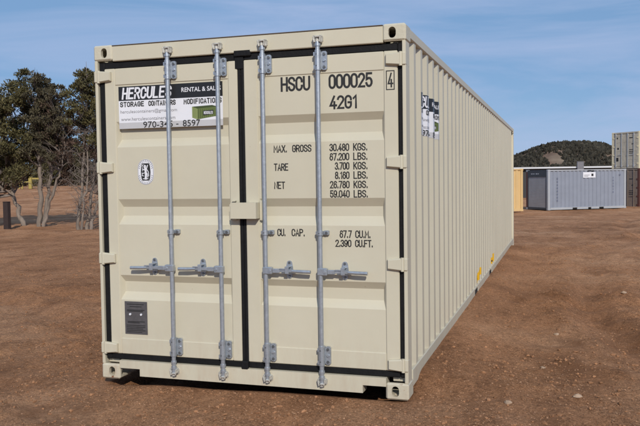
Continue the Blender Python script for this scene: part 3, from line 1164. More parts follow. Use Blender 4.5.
# company banner: drawn in a flat frame u 0..0.876, v 0..0.323
def banner_parts():
    def sheet():
        m = MB()

        def rect(x0, x1, z0, z1, y, mi):
            m.raw([(x0, y, z0), (x1, y, z0), (x1, y, z1), (x0, y, z1)], [(0, 1, 2, 3)], mi)
        rect(0, .876, .046, .214, 0, 0)
        rect(0, .876, .214, .323, 0, 1)
        rect(0, .876, 0, .046, 0, 2)
        return m

    def words():
        out = []

        def one(fn, mi, *args, **kw):
            m = MB()
            fn(m, *args, 0, **kw)
            out.append((m, ('white', 'ink', 'greyink')[mi]))
        one(stext, 0, 'HERCULES', .028, .452, .224, .314, .0145, -.0010, shear=.11, gap=.26)
        one(ftext, 0, 'RENTAL & SALES', .540, .862, .258, .292, -.0010, bold=.012)
        one(stext, 1, 'STORAGE', .012, .222, .166, .206, .0078, -.0010, gap=.3)
        one(stext, 1, 'CONTAINERS', .258, .490, .166, .206, .0078, -.0010, gap=.3)
        one(stext, 1, 'MODIFICATIONS', .556, .868, .166, .206, .0078, -.0010, gap=.3)
        one(ftext, 2, 'herculescontainers@gmail.com', .014, .500, .110, .144, -.0010)
        one(ftext, 2, 'www.herculescontainers.com', .018, .484, .060, .086, -.0010)
        one(ftext, 1, '970-345', .210, .462, .002, .050, -.0016, bold=.006)
        one(ftext, 1, '-', .490, .510, .018, .024, -.0016, bold=.006)
        one(ftext, 1, '8597', .546, .690, .002, .050, -.0016, bold=.006)
        return out

    def picture():
        m = MB()
        y = -.0010
        m.raw([(.625, y, .064), (.668, y, .050), (.668, y, .130), (.625, y, .146)], [(0, 1, 2, 3)], 1)
        m.raw([(.668, y, .050), (.838, y, .072), (.838, y, .138), (.668, y, .130)], [(0, 1, 2, 3)], 0)
        m.raw([(.625, y, .146), (.668, y, .130), (.838, y, .138), (.790, y, .152)], [(0, 1, 2, 3)], 2)
        for k in range(10):
            x0 = .676 + k * .0158
            t0 = (x0 - .668) / .17
            m.raw([(x0, y - .0006, .054 + .022 * t0), (x0 + .004, y - .0006, .0545 + .022 * t0), (x0 + .004, y - .0006, .126 + .007 * t0), (x0, y - .0006, .126 + .007 * t0)], [(0, 1, 2, 3)], 2)
        for a in (.634, .645, .656):
            m.raw([(a, y - .0006, .066), (a + .003, y - .0006, .065), (a + .003, y - .0006, .138), (a, y - .0006, .139)], [(0, 1, 2, 3)], 0)
        m.raw([(.716, y - .0010, .078), (.800, y - .0010, .086), (.800, y - .0010, .116), (.716, y - .0010, .112)], [(0, 1, 2, 3)], 3)
        stext(m, 'HERCULES', .722, .796, .087, .108, .0030, y - .0016, 4)
        return m
    return sheet, words, picture


sheet, words, picture = banner_parts()


def shift(m, dx, dy, dz):
    m.v = [(a + dx, b + dy, c + dz) for a, b, c in m.v]
    return m


BY = YP - .0012
bn = shift(sheet(), .192, BY, 1.948).build('company_banner', ['white', 'blackvinyl', 'greyvinyl'], box_)
for m, mt in words():
    shift(m, .192, BY, 1.948).build('banner_lettering', mt, bn)
shift(picture(), .192, BY, 1.948).build('banner_picture', ['green', 'green_l', 'green_d', 'blackvinyl', 'white'], bn)


def wrap(m, s0, z0, off):
    """fold a flat drawing over the corrugated right side sheet"""
    bm = bmesh.new()
    bvs = [bm.verts.new((p[0] + s0, p[1], p[2] + z0)) for p in m.v]
    for f, mi in zip(m.f, m.mi):
        try:
            bf = bm.faces.new([bvs[i] for i in f])
            bf.material_index = mi
        except ValueError:
            pass
    for s_, _ in FOLD:
        if s0 - .01 < s_ < s0 + .9:
            bmesh.ops.bisect_plane(bm, geom=bm.verts[:] + bm.edges[:] + bm.faces[:], plane_co=(s_, 0, 0), plane_no=(1, 0, 0))
    o = MB()
    bm.verts.index_update()
    o.v = [(CW - side_inset(v.co.x) + off - v.co.y * 1.5, v.co.x, v.co.z) for v in bm.verts]
    o.f = [tuple(v.index for v in f.verts) for f in bm.faces]
    o.mi = [f.material_index for f in bm.faces]
    o.sm = [False] * len(o.f)
    bm.free()
    return o


sb = wrap(sheet(), .630, 1.868, .0015).build('company_banner', ['white', 'blackvinyl', 'greyvinyl'], box_)
for m, mt in words():
    wrap(m, .630, 1.868, .0015).build('banner_lettering', mt, sb)
wrap(picture(), .630, 1.868, .0015).build('banner_picture', ['green', 'green_l', 'green_d', 'blackvinyl', 'white'], sb)

# oval classification emblem
em = MB()
ex_, ez_ = .413, 1.614
em.prism_y(oval(ex_, ez_, .138, .196, 13), YP - .0016, YP - .0004, 0)
ribbon(em, oval(ex_, ez_, .131, .189, 13), True, .003, YP - .0022, 2)
blk = [(ex_ + a, ez_ + b) for a, b in ((-.030, -.066), (.030, -.066), (.038, -.045), (.042, 0), (.038, .045), (.030, .066), (-.030, .066), (-.038, .045), (-.042, 0), (-.038, -.045))]
em.raw([(a, YP - .0022, b) for a, b in blk], [tuple(range(len(blk)))], 1)
yy = YP - .0030
for pts, t in (([(0, -.050), (.002, -.020), (0, .010), (-.004, .030)], .018), ([(-.024, .020), (-.008, .016), (.008, .024), (.018, .050)], .007),
               ([(.010, .020), (.024, .000), (.026, -.030)], .006), ([(-.012, .040), (-.006, .050), (.002, .044)], .009),
               ([(-.030, -.008), (-.018, -.010), (-.006, -.006)], .005), ([(-.026, -.010), (-.030, -.028), (-.018, -.030)], .005),
               ([(-.020, -.052), (.020, -.052)], .006), ([(-.028, .044), (-.020, .056)], .006), ([(.014, -.010), (.020, -.040)], .006),
               ([(-.024, .006), (-.026, .036)], .004)):
    ribbon(em, [(ex_ + a, ez_ + b) for a, b in pts], False, t, yy, 0)
    yy -= .0003
op = oval(ex_, ez_, .110, .168, 13)
for i, p in enumerate(op):
    d_ = Vector((p[0] - ex_, p[1] - ez_)).normalized() * .006
    ribbon(em, [(p[0] - d_.x, p[1] - d_.y), (p[0] + d_.x, p[1] + d_.y)], False, .004, YP - .0024, 2)
em.build('class_emblem', ['white', 'ink', 'greyink'], door_l)

# steel data plate low on the left door
dp = MB()
dp.box(.200, .3975, YP - .004, YP - .0005, .356, .612, .001)
for k, (z_, a, b) in enumerate(((.590, .22, .37), (.572, .245, .35), (.545, .22, .375), (.536, .22, .36), (.455, .225, .375), (.446, .225, .33), (.425, .215, .38), (.412, .215, .38), (.399, .215, .36), (.386, .215, .38), (.373, .215, .35))):
    dp.raw([(a, YP - .0046, z_ - .003), (b, YP - .0046, z_ - .003), (b, YP - .0046, z_ + .003), (a, YP - .0046, z_ + .003)], [(0, 1, 2, 3)], 1)
for x_ in (.250, .346):
    dp.tube([(x_, YP - .004, .512), (x_, YP - .011, .512)], .0085, 10, 2, smooth=False)
dp.build('data_plate', ['plate', 'ink', 'white'], door_l)

# yellow tags above the fork pockets on the right side
for yc, w in ((4.52, .56), (6.66, .60)):
    m = MB()

    def rect(a, b, z0, z1, lift, mi):
        m.raw([(a - yc, lift, z0), (b - yc, lift, z0), (b - yc, lift, z1), (a - yc, lift, z1)], [(0, 1, 2, 3)], mi)
    m.raw([(0, 0, .205), (w * .55, 0, .210), (w, 0, .252), (w, 0, .345), (w * .5, 0, .335), (w * .45, 0, .305), (0, 0, .300)], [(0, 1, 2, 3, 4, 5, 6)], 0)
    rect(yc + .06, yc + .13, .235, .262, -.001, 1)
    rect(yc + w * .8, yc + w * .9, .285, .315, -.001, 1)
    wrap(m, yc, 0, .0015).build('yellow_tag', ['yellow', 'ink'], box_)


# ------------------------------------------------------------------ background containers
def corr(L_, z0, z1, inset, depth, pitch, margin):
    """corrugated sheet along +x at y=0, facing -y"""
    pts = []
    x_ = margin
    while x_ < L_ - margin - pitch * .5:
        pts += [(x_, inset), (x_ + pitch * .36, inset), (x_ + pitch * .5, inset + depth), (x_ + pitch * .86, inset + depth)]
        x_ += pitch
    pts.append((L_ - margin, inset))
    vs = []
    for a, b in pts:
        vs += [(a, b, z0), (a, b, z1)]
    return vs, [(2 * i, 2 * i + 2, 2 * i + 3, 2 * i + 1) for i in range(len(pts) - 1)]


def far_container(label, loc, rotz, H, main, rail, post, end, group, pockets=False, L_=6.058):
    """long side along local x facing -y; end 'x0' is the left end"""
    t = thing('shipping_container', label, 'shipping container', loc, rotz, group)
    Wd = 2.438
    c = MB().box(0, .178, 0, .162, 0, .118, .01)
    for x_ in (0, L_ - .178):
        for y_ in (0, Wd - .162):
            for z_ in (0, H - .118):
                MB().box(x_, x_ + .178, y_, y_ + .162, z_, z_ + .118, .008).build('corner_casting', post, t)
            MB().box(x_ + .006, x_ + .15, y_ + .006, y_ + .156, .118, H - .118).build('corner_post', end[3] if (x_ < 1 and y_ > 1 and len(end) > 3) else post, t)
    for y_ in (.004, Wd - .064):
        MB().box(.178, L_ - .178, y_, y_ + .06, H - .09, H - .012).build('top_side_rail', rail, t)
        b = MB()
        if pockets and y_ < 1:
            xs = [.178, 1.86, 2.22, 3.06, 3.30, 3.92, 4.28, L_ - .178]
            for k in range(0, 8, 2):
                b.box(xs[k], xs[k + 1], y_, y_ + .05, .02, .16)
            for k in range(1, 7, 2):
                b.box(xs[k], xs[k + 1], y_, y_ + .05, .13, .16)
                b.box(xs[k] + .002, xs[k + 1] - .002, y_ + .055, y_ + .3, .02, .128, 0, 1)  # black block paints the shade behind the pocket
        else:
            b.box(.178, L_ - .178, y_, y_ + .05, .02, .16)
        b.build('bottom_side_rail', [rail, 'hole'], t)
    vs, fs = corr(L_, .15, H - .08, .028, .05, .303, .13)
    MB().raw(vs, fs).build('side_panel', main, t)
    MB().raw([(x_, Wd - y_, z_) for x_, y_, z_ in vs], [f[::-1] for f in fs]).build('side_panel', main, t)
    MB().box(.065, L_ - .065, .066, Wd - .066, H - .03, H - .014).build('roof_panel', rail, t)
    MB().box(.10, L_ - .10, .056, Wd - .056, .10, .148).build('floor', 'under', t)
    vs, fs = corr(Wd, .15, H - .11, .012, .045, .25, .15)
    MB().raw([(L_ - y_, x_, z_) for x_, y_, z_ in vs], fs).build('end_panel', main, t)
    for x_ in (.006, L_ - .08):
        MB().box(x_, x_ + .07, .162, Wd - .162, H - .112, H - .014).build('end_header', post if x_ > 1 else end[1], t)
        MB().box(x_, x_ + .07, .162, Wd - .162, .02, .15).build('end_sill', post if x_ > 1 else end[1], t)
    if end[0] == 'shutter':
        MB().box(.012, .05, .15, .25, .15, H - .112).build('side_jamb', end[1], t)
        MB().box(.012, .05, Wd - .25, Wd - .15, .15, H - .112).build('side_jamb', end[1], t)
        b = MB().box(.004, .05, .25, Wd - .25, H - .46, H - .113)
        for k, (y0, y1) in enumerate(((1.86, 1.76), (1.72, 1.66), (1.60, 1.48), (1.34, 1.16), (1.10, 1.0))):
            b.box(.001, .0039, y1, y0, H - .30, H - .22, 0, 1)
        b.build('door_lintel', [end[1], 'bluelite'], t)
        b = MB()
        z_ = .15
        while z_ < H - .47:
            b.raw([(.035, Wd - .25, z_), (.035, .25, z_), (.032, .25, z_ + .05), (.032, Wd - .25, z_ + .05), (.035, .25, z_ + .1), (.035, Wd - .25, z_ + .1)], [(0, 1, 2, 3), (3, 2, 4, 5)])
            z_ += .1
        b.build('roller_shutter', 'shutter', t)
    elif end[0] == 'doors':
        for y0, y1 in ((.165, 1.212), (1.226, Wd - .165)):
            d = MB()
            zt = H - .15
            d.box(.014, .05, y0, y1, .17, zt)
            door = d.build('door', main, t)
            rb = MB()
            for zc in (.62, 1.22, 1.84):
                rb.box(.008, .0139, y0 + .08, y1 - .08, zc, zc + .32, .002)
            rb.build('door_panel', main, door)
            g_ = MB()
            g_.box(.018, .04, y0 - .012, y0 - .001, .16, zt)
            g_.box(.018, .04, y1 + .001, y1 + .006, .16, zt)
            g_.build('door_gasket', 'rubber', door)
            for yr in (y0 + .30, y1 - .22):
                rd = MB().tube([(-.02, yr, .10), (-.02, yr, H - .06)], .02, 8).build('lock_rod', end[2], t)
                hm = MB()
                for zc in (.2, H - .2):
                    hm.box(-.03, .01, yr - .04, yr + .05, zc - .06, zc + .06)
                hm.build('bearing_bracket', end[2], rd)
                MB().box(-.04, -.025, yr - .02, yr + .34 if yr < y0 + .5 else yr + .05, .96, 1.0).build('lock_handle', end[2], rd)
            for zc in (.35, .95, 1.55, 2.15):
                ya = .1 if y0 < 1 else Wd - .24
                MB().box(-.01, .012, ya, ya + .14, zc - .05, zc + .05).build('hinge', post, door)
        m = MB()
        for ya, za, w, h in ((.45, 2.1, .10, .12), (1.55, 2.12, .3, .07), (1.55, 1.30, .34, .05), (1.55, 1.18, .34, .05), (1.55, 1.06, .3, .05), (.40, .52, .2, .26), (1.75, 1.7, .2, .05), (.5, 1.35, .14, .14)):
            m.raw([(.006, Wd - ya, za), (.006, Wd - ya - w, za), (.006, Wd - ya - w, za + h), (.006, Wd - ya, za + h)], [(0, 1, 2, 3)])
        m.build('door_markings', 'ink', t)
    return t


blue = far_container('pale blue-grey container with a dark roller shutter in its left end', (2.63, 45.30, -.665), R(36), CH, 'blue', 'bluelite', 'bluelite', ('shutter', 'navy', 'navy', 'redbrown'), 'containers across the yard', True)
m = MB()


def rect(a, b, z0, z1, y, mi):
    m.raw([(a, y, z0), (b, y, z0), (b, y, z1), (a, y, z1)], [(0, 1, 2, 3)], mi)


rect(2.66, 3.62, 2.04, 2.40, .006, 0)
rect(3.30, 3.46, 2.14, 2.30, .003, 1)
rect(2.74, 3.16, 2.20, 2.23, .003, 2)
rect(2.74, 3.06, 2.12, 2.15, .003, 2)
m.build('white_sign', ['white', 'ink', 'greyink'], blue)
m = MB()
for k in range(8):
    rect(.69, .76, 1.95 - k * .20, 2.08 - k * .20, .009, 0)
for k, w in enumerate((.06, .10, .07, .10, .05, .09)):
    rect(5.02 - w / 2, 5.02 + w / 2, 1.98 - k * .19, 2.08 - k * .19, .009, 0)
rect(5.52, 5.62, 2.16, 2.27, .009, 0)
m.build('faded_lettering', [mat('faded_blue_lettering', (.16, .18, .25), .6)], blue)['kind'] = 'stuff'
# dark scuff on the top rail
m = MB()
for a, b, z0, z1 in ((3.02, 3.30, 2.46, 2.53), (3.34, 3.52, 2.44, 2.52)):
    m.box(a, b, -.004, .003, z0, z1, .002)
m.build('rail_patch', 'ink', blue)

far_container('tan container standing at the left end of the shuttered blue-grey one', (-3.66, 39.05, -.60), R(36), CH, 'tan', 'tan', 'tan', ('doors', 'tan', 'tan'), 'containers across the yard')

# stacked pair on the right: door ends face left
SD = R(-46)
sx_, sy_ = 8.60, 51.95
far_rot = SD + math.pi / 2
dvec = Vector((math.cos(SD), math.sin(SD), 0))
pl = Vector((sx_, sy_, -.93)) - dvec * 2.438
low = far_container('dark grey container at the bottom of the stack of two', (0, 0, 0), 0, 2.896, 'olive_d', 'olive_d', 'redbrown', ('doors', 'olive_d', 'olive_d'), 'containers across the yard')
upp = far_container('weathered grey container with cream corner posts on top of the stack', (0, 0, 0), 0, 2.591, 'olive', 'olive', 'creamrail', ('doors', 'olive', 'bluelite'), 'containers across the yard')
# end local +y must run from right to left: long side (local -y) is the sunny right-hand side
for o, z_ in ((low, -.93), (upp, -.93 + 2.90)):
    o.location = (sx_, sy_, z_)
    o.rotation_euler = (0, 0, SD + math.pi / 2)

# ------------------------------------------------------------------ long shed before the hill
shed = thing('long_shed', 'long low shed with a white metal roof in front of the hill', 'shed', (-6, 74, -1.0), R(8))
MB().box(0, 26, .3, 9.7, 0, 3.25).build('wall', 'shedwall', shed)  # wall colour holds the painted shade below the roof
rfm = MB()
rfm.raw([(-.4, -.2, 3.26), (26.4, -.2, 3.26), (26.4, -.2, 3.42), (-.4, -.2, 3.42), (26.4, 5, 3.46), (-.4, 5, 3.46), (26.4, 10.2, 3.42), (-.4, 10.2, 3.42), (26.4, 10.2, 3.26), (-.4, 10.2, 3.26)],
        [(0, 1, 2, 3), (3, 2, 4, 5), (5, 4, 6, 7), (7, 6, 8, 9), (9, 8, 1, 0), (1, 8, 6, 4, 2), (0, 3, 5, 7, 9)])
rfm.build('roof', 'roofmetal', shed)
v = MB().box(11.0, 11.62, -.50, -.21, 2.3, 3.88, .01)
v.box(10.97, 11.65, -.53, -.18, 3.881, 3.92, .01)
v.build('vent_box', 'vent', shed)


# ------------------------------------------------------------------ trees
UX = Vector((.953, .303, 0))
VX = Vector((-.303, .953, 0))


def in_poly(u, z, poly):
    c = False
    j = len(poly) - 1
    for i in range(len(poly)):
        (x1, y1), (x2, y2) = poly[i], poly[j]
        if (y1 > z) != (y2 > z) and u < (x2 - x1) * (z - y1) / (y2 - y1) + x1:
            c = not c
        j = i
    return c


def loc3(u, v_, z):
    return UX * u + VX * v_ + Vector((0, 0, z))


def wob(pts, rng, amp, k=4):
    """add in-between points with a small wobble"""
    out = []
    for a, b in zip(pts, pts[1:]):
        a, b = np.array(a, float), np.array(b, float)
        for i in range(k):
            t_ = i / k
            p = a + (b - a) * t_
            if i:
                p[:3] += rng.normal(0, amp, 3)
            out.append(p)
    out.append(np.array(pts[-1], float))
    return out


def leaves(C, Rr, per, size, rng, flat=.75, aspect=.42):
    """leaf-sprig quads spread through ellipsoid clumps"""
    n_ = len(C) * per
    ci = np.repeat(np.arange(len(C)), per)
    d = rng.normal(0, 1, (n_, 3))
    d /= np.linalg.norm(d, axis=1)[:, None]
    rad = rng.random(n_) ** .45
    off = d * rad[:, None] * Rr[ci][:, None]
    off[:, 2] *= flat
    P_ = C[ci] + off
    ax = d * .8 + rng.normal(0, .55, (n_, 3)) + np.array([0, 0, .45])
    ax /= np.linalg.norm(ax, axis=1)[:, None]
    sd_ = np.cross(ax, rng.normal(0, 1, (n_, 3)))
    sd_ /= np.linalg.norm(sd_, axis=1)[:, None] + 1e-9
    s_ = size * rng.uniform(.6, 1.5, n_)[:, None]
    w_ = s_ * aspect
    Vv = np.stack([P_ - ax * s_ * .5, P_ + sd_ * w_ * .5, P_ + ax * s_ * .55, P_ - sd_ * w_ * .5], 1).reshape(-1, 3)
    Ff = np.arange(n_ * 4).reshape(-1, 4)
    return Vv, Ff


def juniper(name, label, cat, base, stems, poly, nclump, rr, depth, per, size, leafmat, seed, holes=(), group=None, dead=None, twigs=0, twigbox=None):
    rng = np.random.default_rng(seed)
    z0 = gh(base[0], base[1])
    t = thing(name, label, cat, (base[0], base[1], z0), 0, group)
    nodes = []
    for st in stems:
        pts = wob(st, rng, .025 * (1 if len(st[0]) == 4 else 1), 4)
        tb_ = MB()
        tb_.tube([loc3(p[0], p[1], p[2] - (.08 if i == 0 else 0)) for i, p in enumerate(pts)], [p[3] * .62 * (1 + rng.normal(0, .10)) for p in pts], 9)
        tb_.build('trunk', 'bark', t)
        nodes += [(p[0], p[1], p[2], p[3]) for p in pts[2:]]
    lo = np.min(poly, 0)
    hi = np.max(poly, 0)
    C = []
    tries = 0
    while len(C) < nclump and tries < nclump * 60:
        tries += 1
        best = None
        for _ in range(4):
            u, z = rng.uniform(lo[0], hi[0]), rng.uniform(lo[1], hi[1])
            if not in_poly(u, z, poly):
                continue
            if any(math.hypot(u - h[0], z - h[1]) < h[2] for h in holes):
                continue
            wdt = 1 - .5 * max(0, (z - lo[1]) / (hi[1] - lo[1]) - .5)
            v_ = rng.normal(0, depth * .5) * wdt
            v_ = max(-depth * wdt, min(depth * wdt, v_))
            dm = min([(u - c[0]) ** 2 + (z - c[2]) ** 2 + .25 * (v_ - c[1]) ** 2 for c in C] or [9])
            if best is None or dm > best[0]:
                best = (dm, (u, v_, z))
        if best:
            C.append(best[1])
    C = np.array(C)
    rad = rng.uniform(rr[0], rr[1], len(C))
    # branches reach from the stems to every clump
    br = MB()
    N = np.array(nodes)
    for (u, v_, z), r_ in zip(C, rad):
        d2 = (N[:, 0] - u) ** 2 + (N[:, 1] - v_) ** 2 + (N[:, 2] - z + .45) ** 2 + np.where(N[:, 2] > z, 3, 0)
        a = N[int(np.argmin(d2))]
        mid = (a[:3] + np.array([u, v_, z])) / 2 + np.array([rng.normal(0, .06), rng.normal(0, .06), -.08 + rng.normal(0, .05)])
        r0 = min(a[3] * .55, .045)
        br.tube([loc3(*a[:3]), loc3(*mid), loc3(u, v_, z)], [r0, r0 * .6, .007], 5, caps=False)
        for _ in range(4):
            e = np.array([u, v_, z]) + rng.normal(0, r_ * .6, 3)
            br.tube([loc3(*mid), loc3(*((mid + e) / 2 + rng.normal(0, .04, 3))), loc3(*e)], [.010, .007, .003], 3, caps=False)
    if twigs:
        for _ in range(twigs):
            a = N[rng.integers(len(N))]
            if twigbox and not (twigbox[0] < a[2] < twigbox[1]):
                continue
            ang = rng.uniform(0, 6.283)
            ln = rng.uniform(.35, 1.0)
            rise = rng.uniform(-.1, .9)
            e = a[:3] + np.array([math.cos(ang) * ln * .7, math.sin(ang) * ln * .7, rise * ln])
            mid = (a[:3] + e) / 2 + rng.normal(0, .06, 3)
            br.tube([loc3(*a[:3]), loc3(*mid), loc3(*e)], [.014, .009, .004], 4, caps=False)
            for _ in range(4):
                f_ = mid + (e - mid) * rng.random()
                g_ = f_ + rng.normal(0, .16, 3) + np.array([0, 0, .08])
                br.tube([loc3(*f_), loc3(*g_)], [.006, .003], 3, caps=False)
    br.build('branches', 'twig', t)
    W3 = np.array([loc3(*c)[:] for c in C])
    V_, F_ = leaves(W3, rad, per, size, rng)
    np_mesh('crown', V_, F_, leafmat, t)
    if dead:
        dp_, dn, dr = dead
        D = []
        lo, hi = np.min(dp_, 0), np.max(dp_, 0)
        while len(D) < dn:
            u, z = rng.uniform(lo[0], hi[0]), rng.uniform(lo[1], hi[1])
            if in_poly(u, z, dp_):
                D.append(loc3(u, rng.normal(0, depth * .4), z)[:])
        V_, F_ = leaves(np.array(D), np.full(dn, dr), int(per * .55), size, rng)
        np_mesh('brown_foliage', V_, F_, 'deadleaf', t)
    return t


K = 26.1                                  # metres per drawing unit of the outlines below


def outline(pts, bx, by):
    return [((a - bx) / K, (by - b) / K) for a, b in pts]


def stem(pts, bx, by):
    return [((a - bx) / K, v_, (by - b) / K, r_) for a, b, v_, r_ in pts]


GT = None
bA = (23, 227)
juniper('juniper_tree', 'broad dark juniper with a single leaning trunk at the far left', 'tree', (-16.25, 19.15),
        [stem([(24, 227, 0, .17), (19, 212, .0, .14), (13, 196, .1, .12), (10, 180, .1, .10), (8, 150, .2, .08), (4, 118, .2, .05), (2, 100, .2, .02)], *bA),
         stem([(13, 196, .1, .08), (4, 189, -.1, .07), (-6, 172, -.3, .05), (-14, 150, -.3, .03)], *bA),
         stem([(11, 185, .1, .08), (18, 160, .3, .06), (24, 130, .3, .05), (27, 100, .3, .03), (28, 82, .3, .01)], *bA)],
        outline([(-58, 190), (-66, 150), (-52, 112), (-28, 92), (-8, 96), (3, 96), (11, 88), (19, 84), (21, 74), (29, 72), (36, 76), (40, 92), (38, 120), (36, 150), (34, 176), (22, 184), (16, 178), (8, 186), (-10, 192), (-30, 196)], *bA),
        300, (.16, .36), 1.6, 200, .095, 'leaf', 3, holes=[((31 - 23) / K, (227 - 125) / K, .17), ((27 - 23) / K, (227 - 138) / K, .14), ((5 - 23) / K, (227 - 137) / K, .10), ((16 - 23) / K, (227 - 166) / K, .22)], group='junipers on the left')
bB = (41, 227)
juniper('juniper_tree', 'juniper with three pale trunks fanning out from one base', 'tree', (-15.48, 19.23),
        [stem([(39, 228, 0, .15), (41, 205, .0, .13), (42, 180, .0, .12), (40, 155, .05, .10), (38, 130, .1, .08), (40, 105, .1, .05), (44, 84, .1, .02)], *bB),
         stem([(43, 228, .1, .13), (46, 205, .1, .11), (50, 180, .2, .10), (53, 150, .2, .07), (57, 118, .2, .05), (60, 98, .2, .025), (60.5, 84, .2, .008)], *bB),
         stem([(44, 228, -.1, .11), (50, 208, -.1, .09), (57, 190, -.2, .075), (64, 172, -.3, .05), (69, 152, -.3, .03), (70, 132, -.3, .012)], *bB)],
        outline([(36, 160), (33, 130), (36, 95), (39, 80), (44, 76), (50, 80), (53, 92), (57, 104), (59, 86), (61, 86), (64, 102), (69, 112), (69, 130), (66, 150), (60, 168), (50, 158), (44, 150)], *bB),
        125, (.13, .28), 1.1, 150, .09, 'leaf2', 5, holes=[((52 - 41) / K, (227 - 131) / K, .15), ((69 - 41) / K, (227 - 141) / K, .2)], group='junipers on the left',
        dead=(outline([(50, 150), (54, 100), (62, 98), (70, 118), (72, 150), (62, 178), (48, 176)], *bB), 34, .26), twigs=90, twigbox=(1.0, 4.4))
bC = (84, 230)
juniper('juniper_tree', 'slim juniper with bare grey twigs beside the cream container', 'tree', (-12.65, 18.1),
        [stem([(76, 230, 0, .10), (78, 205, .0, .085), (81, 180, .0, .075), (84, 150, .05, .06), (86, 118, .1, .045), (87, 95, .1, .03), (86.5, 74, .1, .008)], *bC),
         stem([(83, 230, .1, .11), (86, 212, .1, .09), (89, 190, .2, .07), (92, 160, .2, .05), (94, 128, .2, .035), (95, 105, .2, .015)], *bC),
         stem([(88, 230, -.1, .09), (92, 214, -.1, .08), (98, 196, -.2, .06), (104, 176, -.3, .045), (110, 150, -.3, .03), (112, 125, -.2, .012)], *bC),
         stem([(80, 230, -.2, .07), (84, 206, -.3, .06), (88, 180, -.3, .05), (90, 150, -.3, .03), (91, 130, -.3, .012)], *bC)],
        outline([(73, 132), (72, 112), (75, 98), (80, 88), (84, 80), (86, 72), (88, 76), (92, 84), (98, 80), (108, 96), (116, 118), (118, 150), (104, 160), (92, 146), (84, 150)], *bC),
        115, (.12, .27), 1.0, 150, .09, 'leaf', 8, holes=[((82 - 84) / K, (230 - 140) / K, .13), ((78 - 84) / K, (230 - 128) / K, .12), ((93 - 84) / K, (230 - 142) / K, .16)], group='junipers on the left',
        dead=(outline([(74, 150), (76, 128), (98, 128), (112, 140), (108, 190), (96, 205), (88, 185)], *bC), 16, .22), twigs=240, twigbox=(.3, 3.6))

# rows of junipers far behind
far_shape = outline([(8, 220), (2, 190), (4, 160), (10, 140), (16, 122), (22, 114), (30, 126), (37, 140), (42, 168), (40, 200), (34, 222)], 22, 227)
protos = []
for k in range(3):
    p = juniper('juniper_tree', 'x', 'tree', (0, 60 + k),
                [stem([(22, 227, 0, .14), (22, 190, 0, .11), (21 + k, 160, .1, .07), (22, 125, 0, .02)], 22, 227)],
                far_shape, 60, (.30, .55), 1.0, 170, .15, ('leaf', 'leaf2', 'deadleaf')[k], 20 + k)
    protos.append(p)
spots = [(-54.0, 58.6, 0), (-51.5, 59.3, 1), (-57.2, 68.0, 0), (-50.7, 61.7, 2), (-47.2, 60.7, 0), (-51.2, 67.8, 1), (-46.3, 63.1, 2), (-50.2, 70.3, 0), (-43.7, 62.9, 1), (-46.1, 68.4, 2), (-40.9, 62.7, 0), (-43.1, 68.3, 1), (-39.3, 65.3, 0), (-61, 62, 1), (-34, 69, 2)]
used = set()
for i, (x_, y_, k) in enumerate(spots):
    p = protos[k]
    if k not in used:
        used.add(k)
        o = p
    else:
        o = dup(p)
    o.location = (x_, y_, gh(x_, y_) - .05)
    o.rotation_euler = (0, 0, random.uniform(0, 6.28))
    s_ = random.uniform(.95, 1.4)
    o.scale = (s_, s_, s_ * random.uniform(.9, 1.1))
    o['label'] = ('dark green juniper in the tree line far behind the left field', 'dull olive juniper in the tree line far behind the left field', 'brown dying juniper in the tree line far behind the left field')[k]
    o['group'] = ('dark junipers of the far tree line', 'olive junipers of the far tree line', 'brown junipers of the far tree line')[k]

# dark timber post left of the leaning trunk
px0, py0 = -15.62, 17.55
t = thing('fence_post', 'dark weathered timber post left of the leaning juniper trunk', 'post', (px0, py0, gh(px0, py0)))
MB().box(-.10, .10, -.09, .09, -.1, .98, .012).build('timber', 'post', t)
MB().box(-.108, .108, -.098, .098, .981, 1.01, .012).build('cap', 'post', t)

# yellow steel frame far away between the trunks
yx, yy_ = -41.86, 51.9
t = thing('steel_barrier', 'faded yellow steel barrier standing far behind the left trees', 'barrier', (yx, yy_, gh(yx, yy_)), R(18))
MB().box(-.14, .14, -.14, .14, 0, 1.10, .02).build('post', 'ypaint', t)
MB().box(-.80, -.68, -.06, .06, 0, .80, .01).build('post', 'ypaint', t)
MB().box(-1.06, -.94, -.06, .06, 0, .75, .01).build('post', 'ypaint', t)
MB().box(-.94, -.14, -.03, .03, .55, .68, .01).build('rail', 'ypaint', t)
MB().box(.14, .95, -.03, .03, .84, .98, .01).build('rail', 'ypaint', t)
MB().box(.95, 1.05, -.06, .06, 0, 1.0, .01).build('post', 'post', t)

# ------------------------------------------------------------------ stones and grit
STONE = mat('stone', (.34, .195, .115), .9, var=.25, vscale=8, island=.28, bump=.3, bscale=60, spec=.2)


def scatter(n_, ymin, ymax, smin, smax, power, seed, small=False):
    rng = np.random.default_rng(seed)
    cx_, cy_ = 3.44, -5.11
    d_ = ymin * (ymax / ymin) ** rng.random(n_)
    a_ = rng.uniform(-.52, .50, n_) * 1.15
    fx_, fy_ = -.303, .952
    x_ = cx_ + d_ * (fx_ * np.cos(a_) + fy_ * np.sin(a_))
    y_ = cy_ + d_ * (fy_ * np.cos(a_) - fx_ * np.sin(a_))
    out = ~((x_ > -.06) & (x_ < 2.5) & (y_ > -.06) & (y_ < 12.3))
    den = vnoise(x_ * .9, y_ * .9, 51) + .6 * vnoise(x_ * 2.6, y_ * 2.6, 52)
    out &= den > rng.uniform(-.55, .45, n_)
    x_, y_ = x_[out], y_[out]
    s_ = smin * (smax / smin) ** (rng.random(len(x_)) ** power)
    S_ = np.c_[s_ * rng.uniform(.8, 1.5, len(s_)), s_ * rng.uniform(.7, 1.1, len(s_)), s_ * rng.uniform(.45, .8, len(s_))]
    P_ = np.c_[x_, y_, ground_h(x_, y_) + S_[:, 2] * .25]
    return blobs(P_, S_, .55, rng, small)


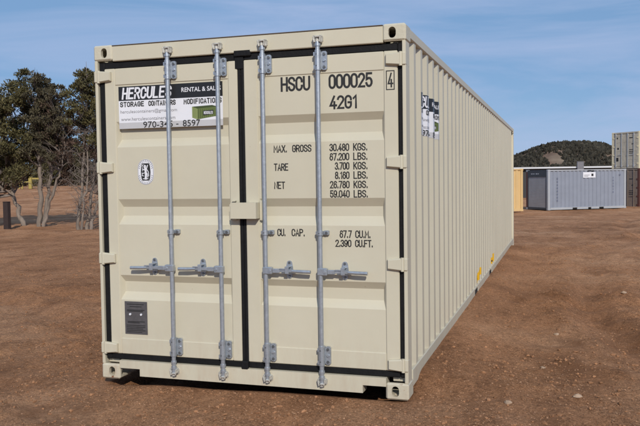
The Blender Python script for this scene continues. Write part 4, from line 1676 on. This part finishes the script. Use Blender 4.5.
V, F = scatter(95000, 3.9, 28, .0024, .0095, 3.0, 61, True)
gr = np_mesh('gravel', V, F, STONE)
gr['kind'] = 'stuff'
gr['label'] = 'small gravel and grit scattered over the dirt'
gr['category'] = 'gravel'

DIRTCLOD = mat('dirt_clod', (.295, .152, .080), .95, var=.3, vscale=12, island=.25, spec=.1)
V, F = scatter(42000, 3.9, 34, .004, .019, 3.8, 62)
cl = np_mesh('dirt_clods', V, F, DIRTCLOD)
cl['kind'] = 'stuff'
cl['label'] = 'loose crumbs of brown soil lying on the yard'
cl['category'] = 'soil'

# a few bigger stones, each its own thing
rs = np.random.default_rng(77)
spots = [((3.55, .35), .026, 'largest pale stone on the dirt, lowest and rightmost of the loose stones'),
         ((3.10, .05), .021, 'flat pale stone on the dirt just right of the near corner casting'),
         ((3.30, 1.20), .021, 'pale stone on the dirt above and between the two lowest loose stones'),
         ((3.40, 2.60), .022, 'middle loose stone of the line running up the dirt right of the container'),
         ((4.20, 5.20), .032, 'farthest loose stone, out on the dirt near the right edge of the photo')]
PALE = mat('pale_stone', (.40, .285, .20), .9, var=.2, vscale=20, bump=.3, bscale=60, spec=.2)
for i, ((x_, y_), s_, lab) in enumerate(spots):
    bm = bmesh.new()
    bmesh.ops.create_icosphere(bm, subdivisions=2, radius=1)
    sc3 = (s_ * rs.uniform(1, 1.5), s_ * rs.uniform(.8, 1.1), s_ * rs.uniform(.5, .75))
    ph = rs.uniform(0, 6, 3)
    for v in bm.verts:
        k = 1 + .18 * math.sin(3.1 * v.co.x + ph[0]) + .16 * math.sin(4.3 * v.co.y + ph[1]) + .12 * math.sin(5.2 * v.co.z + ph[2]) + rs.normal(0, .05)
        v.co = Vector((v.co.x * sc3[0], v.co.y * sc3[1], v.co.z * sc3[2])) * k
    me = bpy.data.meshes.new('stone')
    bm.to_mesh(me)
    bm.free()
    me.materials.append(PALE)
    o = link(bpy.data.objects.new('stone', me))
    o.location = (x_, y_, gh(x_, y_) + sc3[2] * .3)
    o.rotation_euler = (0, 0, rs.uniform(0, 6))
    o['label'] = lab
    o['category'] = 'stone'
    o['group'] = 'loose stones on the dirt'
